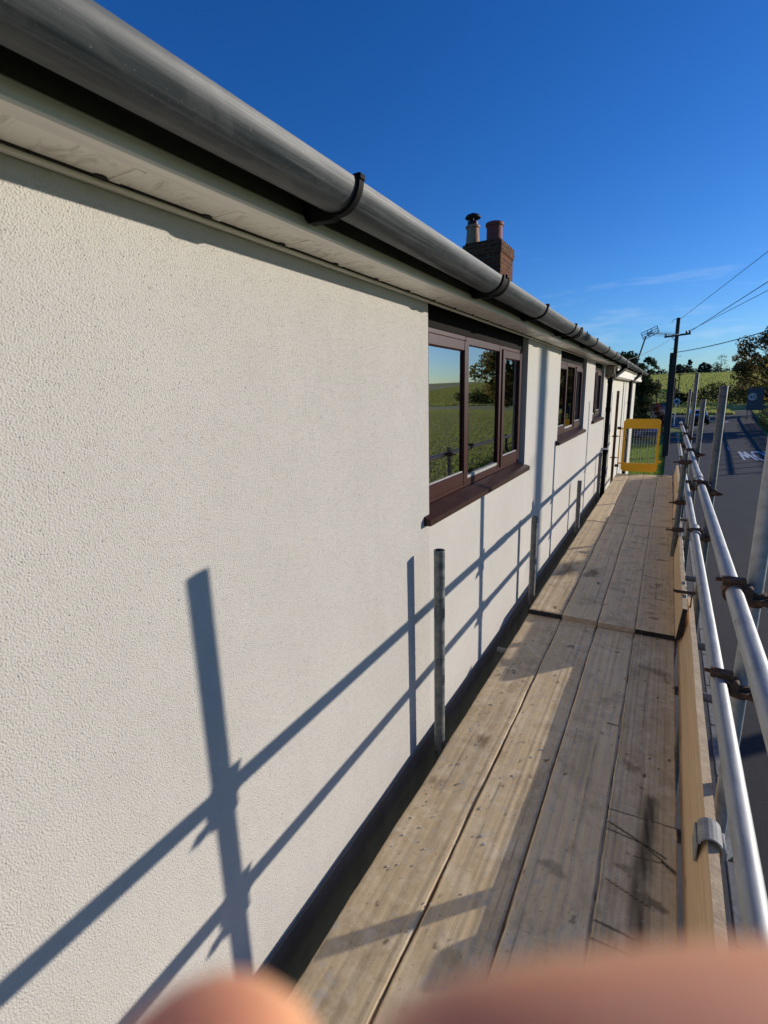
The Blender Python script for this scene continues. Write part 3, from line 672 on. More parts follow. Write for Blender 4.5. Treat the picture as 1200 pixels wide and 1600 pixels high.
def coupler(y, z, mat='dark_steel', boltm='rust', x=HX, flip=0.0):
    global cproto
    if cproto is None:
        c = coupler_mesh().build('coupler', M[mat], scaf)
        b1 = bolt_mesh((.028, 0, .036), (-.052, 0, .036), .60).build('bolt', M[boltm], c)
        b2 = bolt_mesh((HXo-.01, CYo-.036, -.03), (HXo+.068, CYo-.036, -.03), .66).build('bolt', M[boltm], c)
        cproto = c
    else: c = copy_tree(cproto, scaf)
    c.location = Vector((x, y-CYo, z))-wloc(scaf); c.rotation_euler = (0, flip, 0)
    return c
for i, (y, zt, lean, mt) in enumerate(stand):
    coupler(y, HZ+(.0 if i else 0), flip=[0, .12, -.08, .1, 0, 0][i]); coupler(y, LZ, flip=[.05, -.1, .1, .0, .08, 0][i])
# short upright clipped to the toe board, and its clamps
stick('brace_upright', (1.108, 5.18, .03), (1.120, 5.10, 1.0), M['galv_old'])
for z, y in ((.30, 5.16), (.56, 5.14), (.93, 5.11)):
    mm = MB(); mm.tube([(1.112, y, z-.02), (1.112, y, z+.02)], TR+.008, 16); mm.box(1.13, 1.175, y-.022, y+.022, z-.018, z+.018, .004); mm.obox((1.03, y-.034, z), (1.17, y-.034, z), .012, .012); mm.obox((1.075, y-.03, z), (1.15, y-.03, z), .018, .026)
    mm.build('clamp', M['dark_steel'], scaf)
# ledgers and transoms under the boards
for z in (-.13,):
    stick('ledger', (SX-.05, -1.5, z), (SX-.05, 11.2, z), M['galv_old']); stick('ledger', (.235, -1.5, z), (.235, 11.2, z), M['galv_old'])
for y in (-.40, .9, 1.86, 2.92, 3.55, 4.9, 6.3, 8.3, 10.0): stick('transom', (.12 if y == 2.92 else .205, y, -.068), (1.36, y, -.068), M['galv_old'])
stick('low_ledger', (SX-.05, -1.5, -1.3), (SX-.05, 11.2, -1.3), M['galv_old'])
# swing gate's own post clamps
for z in (.32, .72):
    mm = MB(); mm.tube([(.115, 10.36, z-.02), (.115, 10.36, z+.02)], TR+.008, 14); mm.obox((.06, 10.325, z), (.20, 10.325, z), .014, .014); mm.build('clamp', M['dark_steel'], scaf)

# ---------------------------------------------------------------- boards
def plank(name, x0, x1, y0, y1, zt, th, mats, stain=None, step=.008, wob=.0011, seed=0, ysq=1.6):
    """plank with ragged edges, cupped top and a painted 'stain' attribute on the top grid"""
    r = np.random.default_rng(seed); nx = max(6, int((x1-x0)/step)); ny = max(8, int((y1-y0)/(step*ysq)))
    u = np.linspace(0, 1, nx+1); v = np.linspace(0, 1, ny+1)
    def smooth_noise(n, k):
        a = r.normal(size=n+k); ker = np.hanning(k+2)[1:-1]; ker /= ker.sum(); b = np.convolve(a, ker, 'valid')[:n]; return b/(b.std()+1e-9)
    el = smooth_noise(ny+1, 40)*wob+smooth_noise(ny+1, 5)*wob*.35; er = smooth_noise(ny+1, 40)*wob+smooth_noise(ny+1, 5)*wob*.35
    en = smooth_noise(nx+1, 6)*wob*.7
    U, V = np.meshgrid(u, v); X = x0+el[:, None]*(1-U)+(x1-x0)*U+er[:, None]*U; Y = y0+(y1-y0)*V+en[None, :]*(1-V)*(V < .02)
    c = np.minimum(np.minimum(U, 1-U)*(x1-x0), np.minimum(V, 1-V)*(y1-y0)); drop = np.where(c < .004, .004, 0)
    rid = smooth_noise(nx+1, 4)*.0005
    Z = zt-drop-.0015*(2*U-1)**2*0+rid[None, :]*(drop == 0)+smooth_noise(ny+1, 60)[:, None]*.0012
    vt = np.stack([X.ravel(), Y.ravel(), Z.ravel()], 1); n1 = len(vt); w = nx+1
    F = [(j*w+i, j*w+i+1, (j+1)*w+i+1, (j+1)*w+i) for j in range(ny) for i in range(nx)]; MI = [0]*len(F)
    ring = [j*w for j in range(ny+1)]+[ny*w+i for i in range(1, w)]+[j*w+nx for j in range(ny-1, -1, -1)]+[i for i in range(nx-1, 0, -1)]
    low = vt[ring].copy(); low[:, 2] = zt-th; vt = np.concatenate([vt, low]); k = len(ring)
    endset = set(range(0, w))
    for i in range(k):
        a, b = ring[i], ring[(i+1) % k]; F.append((b, a, n1+i, n1+(i+1) % k)); MI.append(1 if not (a in endset and b in endset) else 2)
    F.append(tuple(n1+i for i in range(k))); MI.append(1)
    o_ = np.array([(x0+x1)/2, y0, zt-th]); vt = vt-o_
    me = bpy.data.meshes.new(name); me.from_pydata(vt.tolist(), [], F)
    for mt in mats: me.materials.append(mt)
    me.polygons.foreach_set('material_index', MI)
    at = me.color_attributes.new('stain', 'FLOAT_COLOR', 'POINT'); C = np.zeros((len(vt), 4), np.float32); C[:, 3] = 1
    if stain is not None:
        C[:n1, :3] = stain(X.ravel(), Y.ravel(), r)
    at.data.foreach_set('color', C.ravel()); me.update()
    ob = bpy.data.objects.new(name, me); ob.location = o_; COL.objects.link(ob); return ob
def seg_d(X, Y, a, b):
    ax, ay = a; bx, by = b; dx, dy = bx-ax, by-ay; t = np.clip(((X-ax)*dx+(Y-ay)*dy)/(dx*dx+dy*dy), 0, 1)
    return np.hypot(X-ax-t*dx, Y-ay-t*dy)
def blob(X, Y, c, rx, ry, r, k=3.0):
    ph = r.uniform(0, 6, 6); th = np.arctan2((Y-c[1])/ry, (X-c[0])/rx); d = np.hypot((X-c[0])/rx, (Y-c[1])/ry)
    rim = 1+.22*np.sin(2*th+ph[0])+.16*np.sin(3*th+ph[1])+.12*np.sin(5*th+ph[2])+.08*np.sin(9*th+ph[3])
    return np.clip((rim-d)*k, 0, 1)
def make_stain(cuts=(), smears=(), blobs=(), chips=0, dots=0, y0=0, y1=1, x0=0, x1=1, browns=(), cracks=2):
    def f(X, Y, r):
        dk = np.zeros_like(X); pl = np.zeros_like(X); bn = np.zeros_like(X)
        for a, b, w in cuts: dk = np.maximum(dk, np.clip(1.6-seg_d(X, Y, a, b)/w, 0, 1)*.95)
        for a, b, w, s_ in smears:
            d = seg_d(X, Y, a, b); nn = .5+.5*np.sin(Y*23+np.sin(X*61)*2)*np.sin(X*140+Y*9); dk = np.maximum(dk, np.clip(1.25-d/w, 0, 1)*s_*(.62+.38*nn))
        for c, rx, ry, s_ in blobs: dk = np.maximum(dk, blob(X, Y, c, rx, ry, r)*s_)
        for c, rx, ry, s_ in browns: bn = np.maximum(bn, blob(X, Y, c, rx, ry, r, 1.6)*s_)
        for _ in range(dots):
            c = (r.uniform(x0, x1), r.uniform(y0, y1)); q = r.uniform(.004, .011); dk = np.maximum(dk, blob(X, Y, c, q, q*1.2, r)*r.uniform(.4, .85))
        for _ in range(chips):
            c = (r.uniform(x0, x1), r.uniform(y0, y1)); q = r.uniform(.004, .013); pl = np.maximum(pl, blob(X, Y, c, q, q*1.3, r, 2)*r.uniform(.25, .75))
        for _ in range(cracks):
            xc = r.uniform(x0+.03, x1-.03); ya = r.uniform(y0, y1-.8); yb = ya+r.uniform(.6, 1.6); ph = r.uniform(0, 6)
            xx = xc+.006*np.sin(Y*2.1+ph)+.002*np.sin(Y*11+ph); dk = np.maximum(dk, np.clip(1.3-np.abs(X-xx)/.0026, 0, 1)*((Y > ya) & (Y < yb))*.5*(.6+.4*np.sin(Y*5+ph)))
        return np.stack([dk, pl, bn], 1)
    return f
DX = .1972; PW = .23
BM = [M['board'], M['board'], M['board_edge']]; BT = [M['board'], M['board'], M['tar']]
near_lab = ['weathered scaffold board next to the wall in the near run', 'weathered scaffold board, second from the wall in the near run', 'weathered scaffold board, third from the wall in the near run', 'dark stained scaffold board with cut marks beside the near toe board']
for k in range(4):
    x0 = DX+PW*k+.003; x1 = x0+PW-.0065; kw = dict(y0=.5, y1=3.4, x0=x0, x1=x1)
    if k == 0: st = make_stain(chips=120, dots=10, blobs=[((x0+.1, 2.62), .012, .01, .7)], browns=[((x0+.14, 1.95), .03, .08, .6), ((x0+.05, 1.62), .04, .05, .45)], cracks=2, **kw)
    elif k == 1: st = make_stain(chips=75, dots=12, blobs=[((x0+.12, 3.05), .02, .03, .6), ((x0+.07, 1.72), .007, .006, .9)], cracks=2, **kw)
    elif k == 2: st = make_stain(chips=50, dots=16, smears=[((x0+.1, 2.2), (x0+.12, 1.9), .05, .25)], blobs=[((x0+.09, 1.45), .05, .03, .35), ((x0+.15, 3.1), .012, .012, .8)], cuts=[((x0+.17, 2.35), (x0+.222, 2.345), .003)], cracks=3, **kw)
    else:
        cu = [((x0+.002, 1.80), (x0+.222, 1.815), .0025), ((x0+.003, 1.735), (x0+.19, 1.66), .0035), ((x0+.003, 1.70), (x0+.14, 1.685), .003), ((x0+.12, 1.685), (x0+.218, 1.62), .003), ((x0+.18, 1.64), (x0+.218, 1.61), .003),
              ((x0+.09, 1.62), (x0+.18, 1.635), .002), ((x0+.0, 1.33), (x0+.13, 1.325), .0028), ((x0+.0, 1.27), (x0+.16, 1.275), .0028), ((x0+.02, 1.49), (x0+.16, 1.445), .002), ((x0+.0, 1.17), (x0+.16, 1.12), .0025), ((x0+.0, 1.175), (x0+.03, 1.19), .003)]
        st = make_stain(cuts=cu, smears=[((x0+.135, 1.92), (x0+.125, 1.55), .032, .9), ((x0+.115, 1.6), (x0+.125, 1.12), .030, .85), ((x0+.07, 2.98), (x0+.17, 2.95), .035, .55), ((x0+.16, 3.0), (x0+.19, 2.86), .012, .4)],
                        blobs=[((x0+.15, 1.47), .04, .03, .6), ((x0+.11, 2.05), .009, .010, .95), ((x0+.16, 2.12), .006, .006, .9), ((x0+.125, 2.17), .006, .006, .85), ((x0+.2, 2.2), .008, .01, .8), ((x0+.09, 2.26), .004, .004, .9), ((x0+.10, 1.55), .05, .03, .4)], chips=40, dots=20,
                        browns=[((x0+.06, 2.08), .035, .05, .5)], **kw)
        st0 = st
    tag(plank('scaffold_board', x0, x1, -1.1, 3.72+.03*k, 0.0, .038, BM, st, .0045 if k == 3 else .006, .0011, 10+k, 1.0 if k == 3 else 1.6), near_lab[k], 'scaffold board', 'scaffold boards of the walkway')
mid_lab = ['black ended scaffold board next to the wall in the raised middle run', 'mud stained scaffold board second from the wall in the raised middle run', 'scaffold board third from the wall in the raised middle run', 'tarred scaffold board beside the toe board in the raised middle run']
far_lab = ['pale dusty scaffold board next to the wall at the gate end', 'dusty scaffold board second from the wall at the gate end', 'dusty scaffold board third from the wall at the gate end', 'dusty scaffold board beside the toe board at the gate end']
for k in range(4):
    x0 = DX+.002+PW*k+.003; x1 = x0+PW-.0065; kw = dict(y0=3.45, y1=6.25, x0=x0, x1=x1)
    bl = [[((x0+.12, 4.25), .10, .14, .0)], [((x0+.07, 4.35), .06, .10, .45), ((x0+.15, 4.15), .02, .03, .7), ((x0+.17, 3.75), .012, .014, .7)], [((x0+.1, 5.5), .02, .02, .8)], [((x0+.10, 3.62), .05, .02, .55), ((x0+.13, 5.55), .05, .02, .5), ((x0+.11, 4.3), .02, .05, .5)]][k]
    br = [[((x0+.10, 4.33), .11, .20, .55), ((x0+.16, 3.52), .02, .03, .9)], [((x0+.08, 4.4), .05, .12, .4)], [], [((x0+.08, 3.7), .03, .02, .5), ((x0+.12, 5.0), .10, .03, .4)]][k]
    cu = [[], [], [((x0+.05, 4.35), (x0+.19, 4.33), .003), ((x0+.05, 5.3), (x0+.18, 5.28), .004)], [((x0+.02, 3.98), (x0+.21, 4.0), .003), ((x0, 4.5), (x0+.15, 4.45), .004)]][k]
    st = make_stain(chips=18, dots=16, blobs=bl, browns=br, cuts=cu, cracks=3, **kw)
    tag(plank('scaffold_board', x0, x1, 3.41+random.uniform(-.012, .012), 6.27, .040, .038, BT if k in (0, 3) else BM, st, .007, .0011, 30+k), mid_lab[k], 'scaffold board', 'scaffold boards of the walkway')
    kw = dict(y0=6.35, y1=10.1, x0=x0, x1=x1)
    st = make_stain(chips=12, dots=12, cracks=2, **kw)
    tag(plank('scaffold_board', x0, x1, 6.285, 10.22, .041, .038, BM, st, .010, .0011, 50+k), far_lab[k], 'scaffold board', 'scaffold boards of the walkway')
# toe boards on edge, leaning out a little
def toe(y0, y1, xb, zb, lean, h, th, label, endmat, seed):
    o = plank('toe_board', 0, h, y0, y1, 0, th, [M['newboard'], M['board_edge'], endmat], None, .02, .0016, seed)
    o.location = (xb, y0, zb)
    # local x -> up, local z(top) -> towards the deck
    a = Vector((lean, 0, math.sqrt(1-lean*lean))); n_ = Vector((-a.z, 0, a.x)); b = Vector((0, 1, 0))
    me = o.data; vs = np.zeros(len(me.vertices)*3); me.vertices.foreach_get('co', vs); vs = vs.reshape(-1, 3); vs[:, 0] += h/2; vs[:, 2] -= th
    Rm = np.array([[a.x, b.x, n_.x], [a.y, b.y, n_.y], [a.z, b.z, n_.z]]); vs = vs@Rm.T; me.vertices.foreach_set('co', vs.ravel()); me.update()
    return tag(o, label, 'toe board', 'toe boards along the outer edge')
toe(-1.2, 3.80, 1.131, -.052, .21, .225, .034, 'pale new toe board on edge beside the near boards', M['board_edge'], 70)
toe(3.36, 7.3, 1.112, .035, .10, .215, .030, 'toe board with a black painted near end beside the middle boards', M['tar'], 71)
toe(7.0, 10.15, 1.135, .035, .12, .215, .034, 'pale toe board farthest along, near the yellow gate', M['board_edge'], 72)
# cast clip hooking the near toe board to the rail side
mm = MB()
for k in range(9):
    a0 = math.pi*k/9; a1 = math.pi*(k+1)/9
    mm.add([(1.190+.034*math.cos(a0), 1.60, .158+.034*math.sin(a0)), (1.190+.034*math.cos(a1), 1.60, .158+.034*math.sin(a1)), (1.190+.034*math.cos(a1), 1.69, .158+.034*math.sin(a1)), (1.190+.034*math.cos(a0), 1.69, .158+.034*math.sin(a0)),
            (1.190+.028*math.cos(a0), 1.60, .158+.028*math.sin(a0)), (1.190+.028*math.cos(a1), 1.60, .158+.028*math.sin(a1)), (1.190+.028*math.cos(a1), 1.69, .158+.028*math.sin(a1)), (1.190+.028*math.cos(a0), 1.69, .158+.028*math.sin(a0))],
           [(0, 1, 2, 3), (7, 6, 5, 4), (0, 4, 5, 1), (2, 6, 7, 3), (1, 5, 6, 2), (0, 3, 7, 4)], True)
mm.box(1.150, 1.157, 1.60, 1.69, .085, .160, .002); mm.box(1.222, 1.232, 1.61, 1.68, .08, .160, .002); mm.obox((1.228, 1.645, .11), (1.262, 1.70, .11), .03, .03)
tag(mm.build('toe_board_clip', M['cast']), 'pale grey cast clip hooked over the near toe board', 'clip', 'toe board clips')
for y, lab in ((3.62, 'dark clip over the toe boards where they overlap'), (5.75, 'dark band clip over the middle toe board')):
    mm = MB(); mm.box(1.095, 1.195, y-.02, y+.02, .255, .261, .002); mm.box(1.190, 1.196, y-.02, y+.02, .15, .257, .002); mm.tube([(1.085, y, .262), (1.215, y, .262)], .008, 8); mm.tube([(1.192, y, .262), (1.208, y, .262)], .016, 6)
    tag(mm.build('toe_board_clip', M['dark_steel']), lab, 'clip', 'toe board clips')
# mortar chips scattered on the near boards by the wall
m = MB()
for k in range(190):
    y = random.triangular(.7, 3.4, 1.8); x = DX+.02+min(.86, abs(random.gauss(0, .22))); s_ = random.uniform(.0012, .0036) if random.random() < .88 else random.uniform(.004, .0075)
    pts = []; nn = random.randint(5, 7); a0 = random.random()*6
    for i in range(nn): a = a0+2*math.pi*i/nn; rr = s_*random.uniform(.6, 1.25); pts.append((x+rr*math.cos(a), y+rr*1.3*math.sin(a)))
    zt = .0015+s_*random.uniform(.15, .5)
    V = [(p[0], p[1], .0008) for p in pts]+[(x+(p[0]-x)*.75, y+(p[1]-y)*.75, zt*random.uniform(.7, 1.2)) for p in pts]
    m.add(V, [tuple(range(nn, 2*nn))]+[(i, (i+1) % nn, nn+(i+1) % nn, nn+i) for i in range(nn)])
tag(m.build('mortar_crumbs', M['mortar']), 'pale crumbs of render scattered on the near boards', 'rubble', kind='stuff')
# loose wire/rag at the far end of the deck
mm = MB(); pts = []
for k in range(60):
    t = k/59; pts.append((.93+.10*math.sin(t*13)*(1-t*.3)+.05*t, 10.02+.05*math.cos(t*11), .055+.018*abs(math.sin(t*21))))
mm.tube(pts, .006, 6); tag(mm.build('rope_scrap', M['mortar']), 'grey scrap of rope lying at the gate end of the boards', 'rope')

# ---------------------------------------------------------------- yellow gate
gate = empty('scaffold_gate', (.2, 10.46, .05), 'yellow scaffold gate with wire mesh panel across the end of the boards', 'gate')
gy = 10.46
def rr_panel(x0, x1, z0, z1, r, corners, y0, y1):
    P = []
    for (cx, cz, a0, on) in ((x1-r, z1-r, 0, corners[0]), (x0+r, z1-r, 90, corners[1]), (x0+r, z0+r, 180, corners[2]), (x1-r, z0+r, 270, corners[3])):
        if on:
            for k in range(7): a = rad(a0+15*k); P.append((cx+r*math.cos(a), cz+r*math.sin(a)))
        else: P.append({0: (x1, z1), 90: (x0, z1), 180: (x0, z0), 270: (x1, z0)}[a0])
    mm = MB(); mm.prism(P, 'y', y0, y1); return mm
rr_panel(.245, .86, .86, 1.035, .07, (1, 1, 0, 0), gy-.012, gy+.012).build('top_panel', M['yellow'], gate)
rr_panel(.245, .86, .055, .215, .07, (0, 0, 1, 1), gy-.012, gy+.012).build('bottom_panel', M['yellow'], gate)
mm = MB(); mm.box(.245, .285, gy-.014, gy+.014, .21, .865, .004); mm.box(.82, .86, gy-.014, gy+.014, .21, .865, .004); mm.build('frame', M['yellow'], gate)
mm = MB()
for k in range(12): x = .30+k*.046; mm.tube([(x, gy, .2), (x, gy, .87)], .0022, 5)
for k in range(15): z = .235+k*.044; mm.tube([(.28, gy+.003, z), (.825, gy+.003, z)], .0022, 5)
mm.build('mesh_panel', M['wire'], gate)
mm = MB(); mm.tube([(.195, gy, .16), (.195, gy, .88)], .011, 10); mm.box(.19, .25, gy-.008, gy+.008, .84, .865); mm.box(.19, .25, gy-.008, gy+.008, .19, .215); mm.build('hinge_bar', M['yellow'], gate)
mm = MB()
for z in (.13, .84): mm.box(.14, .21, gy-.02, gy+.02, z, z+.05, .004); mm.tube([(.16, gy-.04, z+.025), (.16, gy+.04, z+.025)], .008, 6)
mm.build('hinge_clamp', M['dark_steel'], gate)
mm = MB(); mm.box(.85, .92, gy-.02, gy+.012, .23, .275, .008); mm.build('latch', M['yellow'], gate)

# ---------------------------------------------------------------- poles, wires, aerial
def utility_pole(x, y, ztop, label, arm_dir=(1, 0), stub=True):
    zb = gz(x, y); e = empty('utility_pole', (x, y, zb), label, 'utility pole', 'wooden utility poles by the road')
    mm = MB(); mm.tube([(x, y, zb-.3), (x-.03, y, (zb+ztop)/2), (x-.05, y, ztop)], [.145, .12, .095], 14); mm.build('pole', M['polewood'], e)
    xt = x-.045; ax, ay = arm_dir; z = ztop-.95
    mm = MB(); mm.obox((xt-.62*ax, y-.62*ay-.02, z-.03), (xt+.66*ax, y+.66*ay-.02, z+.07), .09, .10); mm.obox((xt-.3*ax, y-.3*ay-.06, z), (xt, y-.06, z-.35), .03, .03); mm.build('crossarm', M['polewood'], e)
    for s_ in (-.55, .45, .6):
        mm = MB(); mm.lathe([(.012, 0), (.012, .06), (.05, .06), (.055, .10), (.03, .12), (.05, .14), (.045, .18), (.01, .20)], (xt+s_*ax, y+s_*ay-.02, z+.02+.08*s_), 12, True); mm.build('insulator', M['insul'], e)
    mm = MB()
    for k in range(9): zz = zb+2.8+k*.42; sd_ = 1 if k % 2 else -1; mm.tube([(x, y, zz), (x+sd_*.27, y-.02, zz)], .010, 6)
    mm.build('climbing_irons', M['dark_steel'], e)
    if stub:
        mm = MB(); mm.tube([(x-.10, y+.12, zb-.3), (x-.215, y+.10, ztop-1.85)], [.105, .085], 12); mm.box(x-.30, x-.10, y-.04, y+.19, ztop-2.6, ztop-2.5); mm.build('splice_post', M['polewood'], e)
    mm = MB(); mm.tube([(xt, y, ztop-.12), (xt-.12, y, ztop-.05), (xt-.26, y, ztop-.10), (xt-.32, y, ztop-.24)], .014, 6); mm.build('bracket', M['dark_steel'], e)
    return e
P1 = (1.04, 33.8, 5.40)
utility_pole(*P1, 'tall dark utility pole on the verge beyond the yellow gate', (1, .05))
utility_pole(9.6, 13.8, 5.8, 'utility pole across the road near the field hedge', (.6, .8), False)
utility_pole(9.6, -9.3, 7.8, 'utility pole farther back across the road, behind the camera', (.9, .3), False)
def wire(a, b, sag, r, label, group='overhead wires from the utility pole'):
    pts = [Vector(a).lerp(Vector(b), k/24)-Vector((0, 0, sag*4*(k/24)*(1-k/24))) for k in range(25)]
    mm = MB(); mm.tube(pts, r, 6); return tag(mm.build('overhead_wire', M['cable']), label, 'wire', group)
wire((.99, 33.8, 5.25), (9.55, -8.9, 7.6), .0, .010, 'uppermost overhead wire rising to the right from the pole top')
wire((1.60, 33.8, 4.62), (9.6, -9.5, 6.62), .0, .014, 'thick overhead wire rising right from the crossarm end')
wire((1.45, 33.8, 4.60), (9.6, -9.9, 5.2), .0, .010, 'thinner overhead wire just below the thick one, rising right')
wire((1.0, 33.8, 3.55), (9.55, 13.8, 5.6), .6, .020, 'black sagging cable crossing the road from the middle of the pole')
wire((.9, 33.8, 4.45), (-.9, 22, 2.6), .15, .010, 'service wire slanting down left from the crossarm to behind the roof')
for k, (x, y, zt) in enumerate([(1.5, 95, 3.2), (2.3, 120, 4.6), (-1.2, 110, 3.4)]):
    zb = gz(x, y); mm = MB(); mm.tube([(x, y, zb-.3), (x, y, zt)], [.13, .10], 8); mm.obox((x-.5, y, zt-.4), (x+.5, y, zt-.4), .1, .1)
    tag(mm.build('distant_pole', M['polewood']), ['thin far pole nearest behind the big utility pole', 'thin far pole in the green field, right of the others', 'thin far pole beside the side road'][k], 'utility pole', 'far poles along the side road')
# TV aerial on the roof
ae = empty('tv_aerial', (-.35, 14, 2.5), 'grid television aerial on a leaning mast above the far end of the roof', 'aerial')
Y_ = 14.0
mm = MB(); mm.tube([(.15, Y_, 1.98+.1), (.33, Y_, 2.80)], .017, 8); mm.build('mast', M['aerial'], ae)
mm = MB(); A, B, C_, D_ = Vector((.22, Y_, 2.87)), Vector((.545, Y_-.04, 3.01)), Vector((.60, Y_-.02, 2.87)), Vector((.285, Y_+.02, 2.72))
for t in (0, .34, .67, 1): mm.tube([A.lerp(D_, t), B.lerp(C_, t)], .008, 6)
for t in (0, .38, .62, 1): mm.tube([A.lerp(B, t), D_.lerp(C_, t)], .008, 6)
mm.build('reflector', M['aerial'], ae)
mm = MB(); c0 = Vector((.40, Y_, 2.86)); c1 = Vector((1.02, Y_+.9, 2.86)); mm.tube([c0, c1], .010, 6)
mm.obox(c0-Vector((.05, 0, .04)), c0+Vector((.06, 0, .02)), .06, .07)
for k in range(12):
    p = c0.lerp(c1, .2+.065*k); mm.tube([p+Vector((-.05, 0, -.06)), p+Vector((.05, 0, .05))], .004, 5)
mm.build('boom', M['alu'], ae)

# ---------------------------------------------------------------- trees and plants
def leaf_cloud(mbv, centers, radii, n, size, rng, flat=.75):
    """n leaf quads scattered in blobs; returns numpy verts/faces appended"""
    c = np.asarray(centers); R = np.asarray(radii); w = R**2; idx = rng.choice(len(c), n, p=w/w.sum())
    d = rng.normal(size=(n, 3)); d /= np.linalg.norm(d, axis=1)[:, None]; rr = rng.random(n)**.45
    p = c[idx]+d*(rr*R[idx])[:, None]*np.array([1, 1, flat])
    a = rng.normal(size=(n, 3)); a /= np.linalg.norm(a, axis=1)[:, None]; b = np.cross(a, rng.normal(size=(n, 3))); b /= np.linalg.norm(b, axis=1)[:, None]
    s_ = (size*rng.uniform(.6, 1.4, n))[:, None]
    V = np.stack([p-a*s_, p-b*s_*.6, p+a*s_, p+b*s_*.6], 1).reshape(-1, 3)
    return V
def leaf_obj(name, V, mat, parent=None):
    n = len(V)//4; me = bpy.data.meshes.new(name); me.from_pydata(V.tolist(), [], np.arange(4*n).reshape(-1, 4).tolist()); me.materials.append(mat); me.update()
    o = bpy.data.objects.new(name, me); COL.objects.link(o)
    if parent: put(o, parent)
    return o
def tree(name, x, y, h, cw, label, group, leafm, nleaf, lsize, cb=.25, seed=0, trunk_r=None, sparse=1.0, twig=True, cat='tree', nblob=26, flat=.75, zb=None):
    rng = np.random.default_rng(seed); r = random.Random(seed); zb = gz(x, y) if zb is None else zb
    e = empty(name, (x, y, zb), label, cat, group); tr_ = trunk_r or h*.025
    mm = MB(); top = Vector((x+r.uniform(-.03, .03)*h, y, zb+h*.86))
    mm.tube([(x, y, zb-.2), (x+.01*h, y, zb+h*.12), (x-.01*h, y, zb+h*.4), top], [tr_*1.35, tr_, tr_*.7, tr_*.12], 10)
    cs, rs = [], []
    for k in range(nblob):
        t = (k+.5)/nblob; hz = cb+(1-cb)*t; prof = math.sin(math.pi*min(1, max(.05, (hz-cb)/(1-cb)*.84+.16)))**.75
        a = k*2.4+r.uniform(-.5, .5); ra = cw/2*prof*r.uniform(.45, .95); cx, cy, cz = x+ra*math.cos(a), y+ra*math.sin(a), zb+h*(hz*.94)+r.uniform(-.03, .03)*h
        cs.append((cx, cy, cz)); rs.append(cw*.5*r.uniform(.20, .36)*sparse)
        s0 = Vector((x, y, zb+h*max(.12, hz*.72-.08))); s1 = Vector((cx, cy, cz)); mid = s0.lerp(s1, .5)+Vector((0, 0, .04*h))
        mm.tube([s0, mid, s1], [tr_*.42*(1.1-hz), tr_*.26*(1.1-hz)+.004, tr_*.08+.003], 6)
        if twig:
            for q in range(3):
                d = Vector((r.gauss(0, 1), r.gauss(0, 1), r.gauss(.2, .7))).normalized()*rs[-1]; mm.tube([mid.lerp(s1, .4+.2*q), s1+d], [tr_*.09+.003, .004], 4)
    mm.build('trunk', M['bark'], e)
    V = leaf_cloud(None, cs, rs, nleaf, lsize, rng, flat); leaf_obj('crown', V, leafm, e); return e
tree('sycamore_tree', 12.4, 80, 11.4, 11.5, 'thin brown autumn tree at the right edge beside the road sign', 'roadside autumn trees', M['leaf_autumn'], 9500, .17, .16, 3, .36, .80, nblob=40)
tree('sycamore_tree', 14.8, 62, 12.0, 11.5, 'autumn tree standing in the field by the road hedge', 'roadside autumn trees', M['leaf_olive'], 13000, .18, .22, 4, .36, .95, nblob=36)
tree('garden_tree', -2.2, 44, 6.9, 5.5, 'olive and orange tree just beyond the end of the roof', 'trees beyond the house', M['leaf_olive'], 9000, .12, .18, 5, .14, 1.0)
tree('conifer', -4.6, 38, 8.2, 3.2, 'dark evergreen showing above the gutter line', 'trees beyond the house', M['leaf_dark'], 6000, .12, .15, 6, .14, 1.0)
tree('bare_tree', -3.3, 52, 7.2, 4.2, 'thin bare tree behind the aerial mast', 'trees beyond the house', M['leaf_olive'], 700, .08, .25, 16, .10, .8)
hz_lab = {}
spots = [(-20, 262, 12, 15, 'leaf_dark', 'large dark tree left of the utility pole on the skyline'), (-9, 268, 11, 11, 'leaf_dark', 'dark skyline tree directly behind the utility pole'), (7.5, 275, 8.5, 4, 'leaf_grey', 'small pointed tree on the skyline right of the pole'), (3.5, 270, 5.5, 8, 'leaf_grey', 'low rounded bush on the skyline right of the pole'),
         (13, 272, 6, 8, 'leaf_grey', 'low tree left of the pale bare tree on the skyline'), (20, 280, 11.5, 8, None, 'pale bare tree on the skyline'), (32, 275, 10.5, 10, 'leaf_grey', 'rounded tree standing highest on the skyline hedge'), (26.5, 268, 5.2, 9, 'leaf_grey', 'low bush left of the rounded skyline tree'),
         (42, 272, 6.5, 10, 'leaf_dark', 'low dark tree right of the rounded skyline tree'), (50, 278, 8, 12, 'leaf_dark', 'dark tree in the skyline wood above the field'), (59, 272, 9, 12, 'leaf_dark', 'dark tree behind the autumn crown on the skyline'), (69, 278, 10, 13, 'leaf_dark', 'dark tree farthest right on the skyline'), (-32, 270, 11, 14, 'leaf_dark', 'dark tree farthest left on the skyline')]
for i, (x, y, h, cw, lm, lab) in enumerate(spots):
    tree('skyline_tree', x, y, h*.78, cw*.85, lab, 'trees on the skyline', M[lm] if lm else M['leaf_grey'], 1500 if lm else 420, .34 if lm else .16, .08, 40+i, .22, 1.0, True, nblob=16)
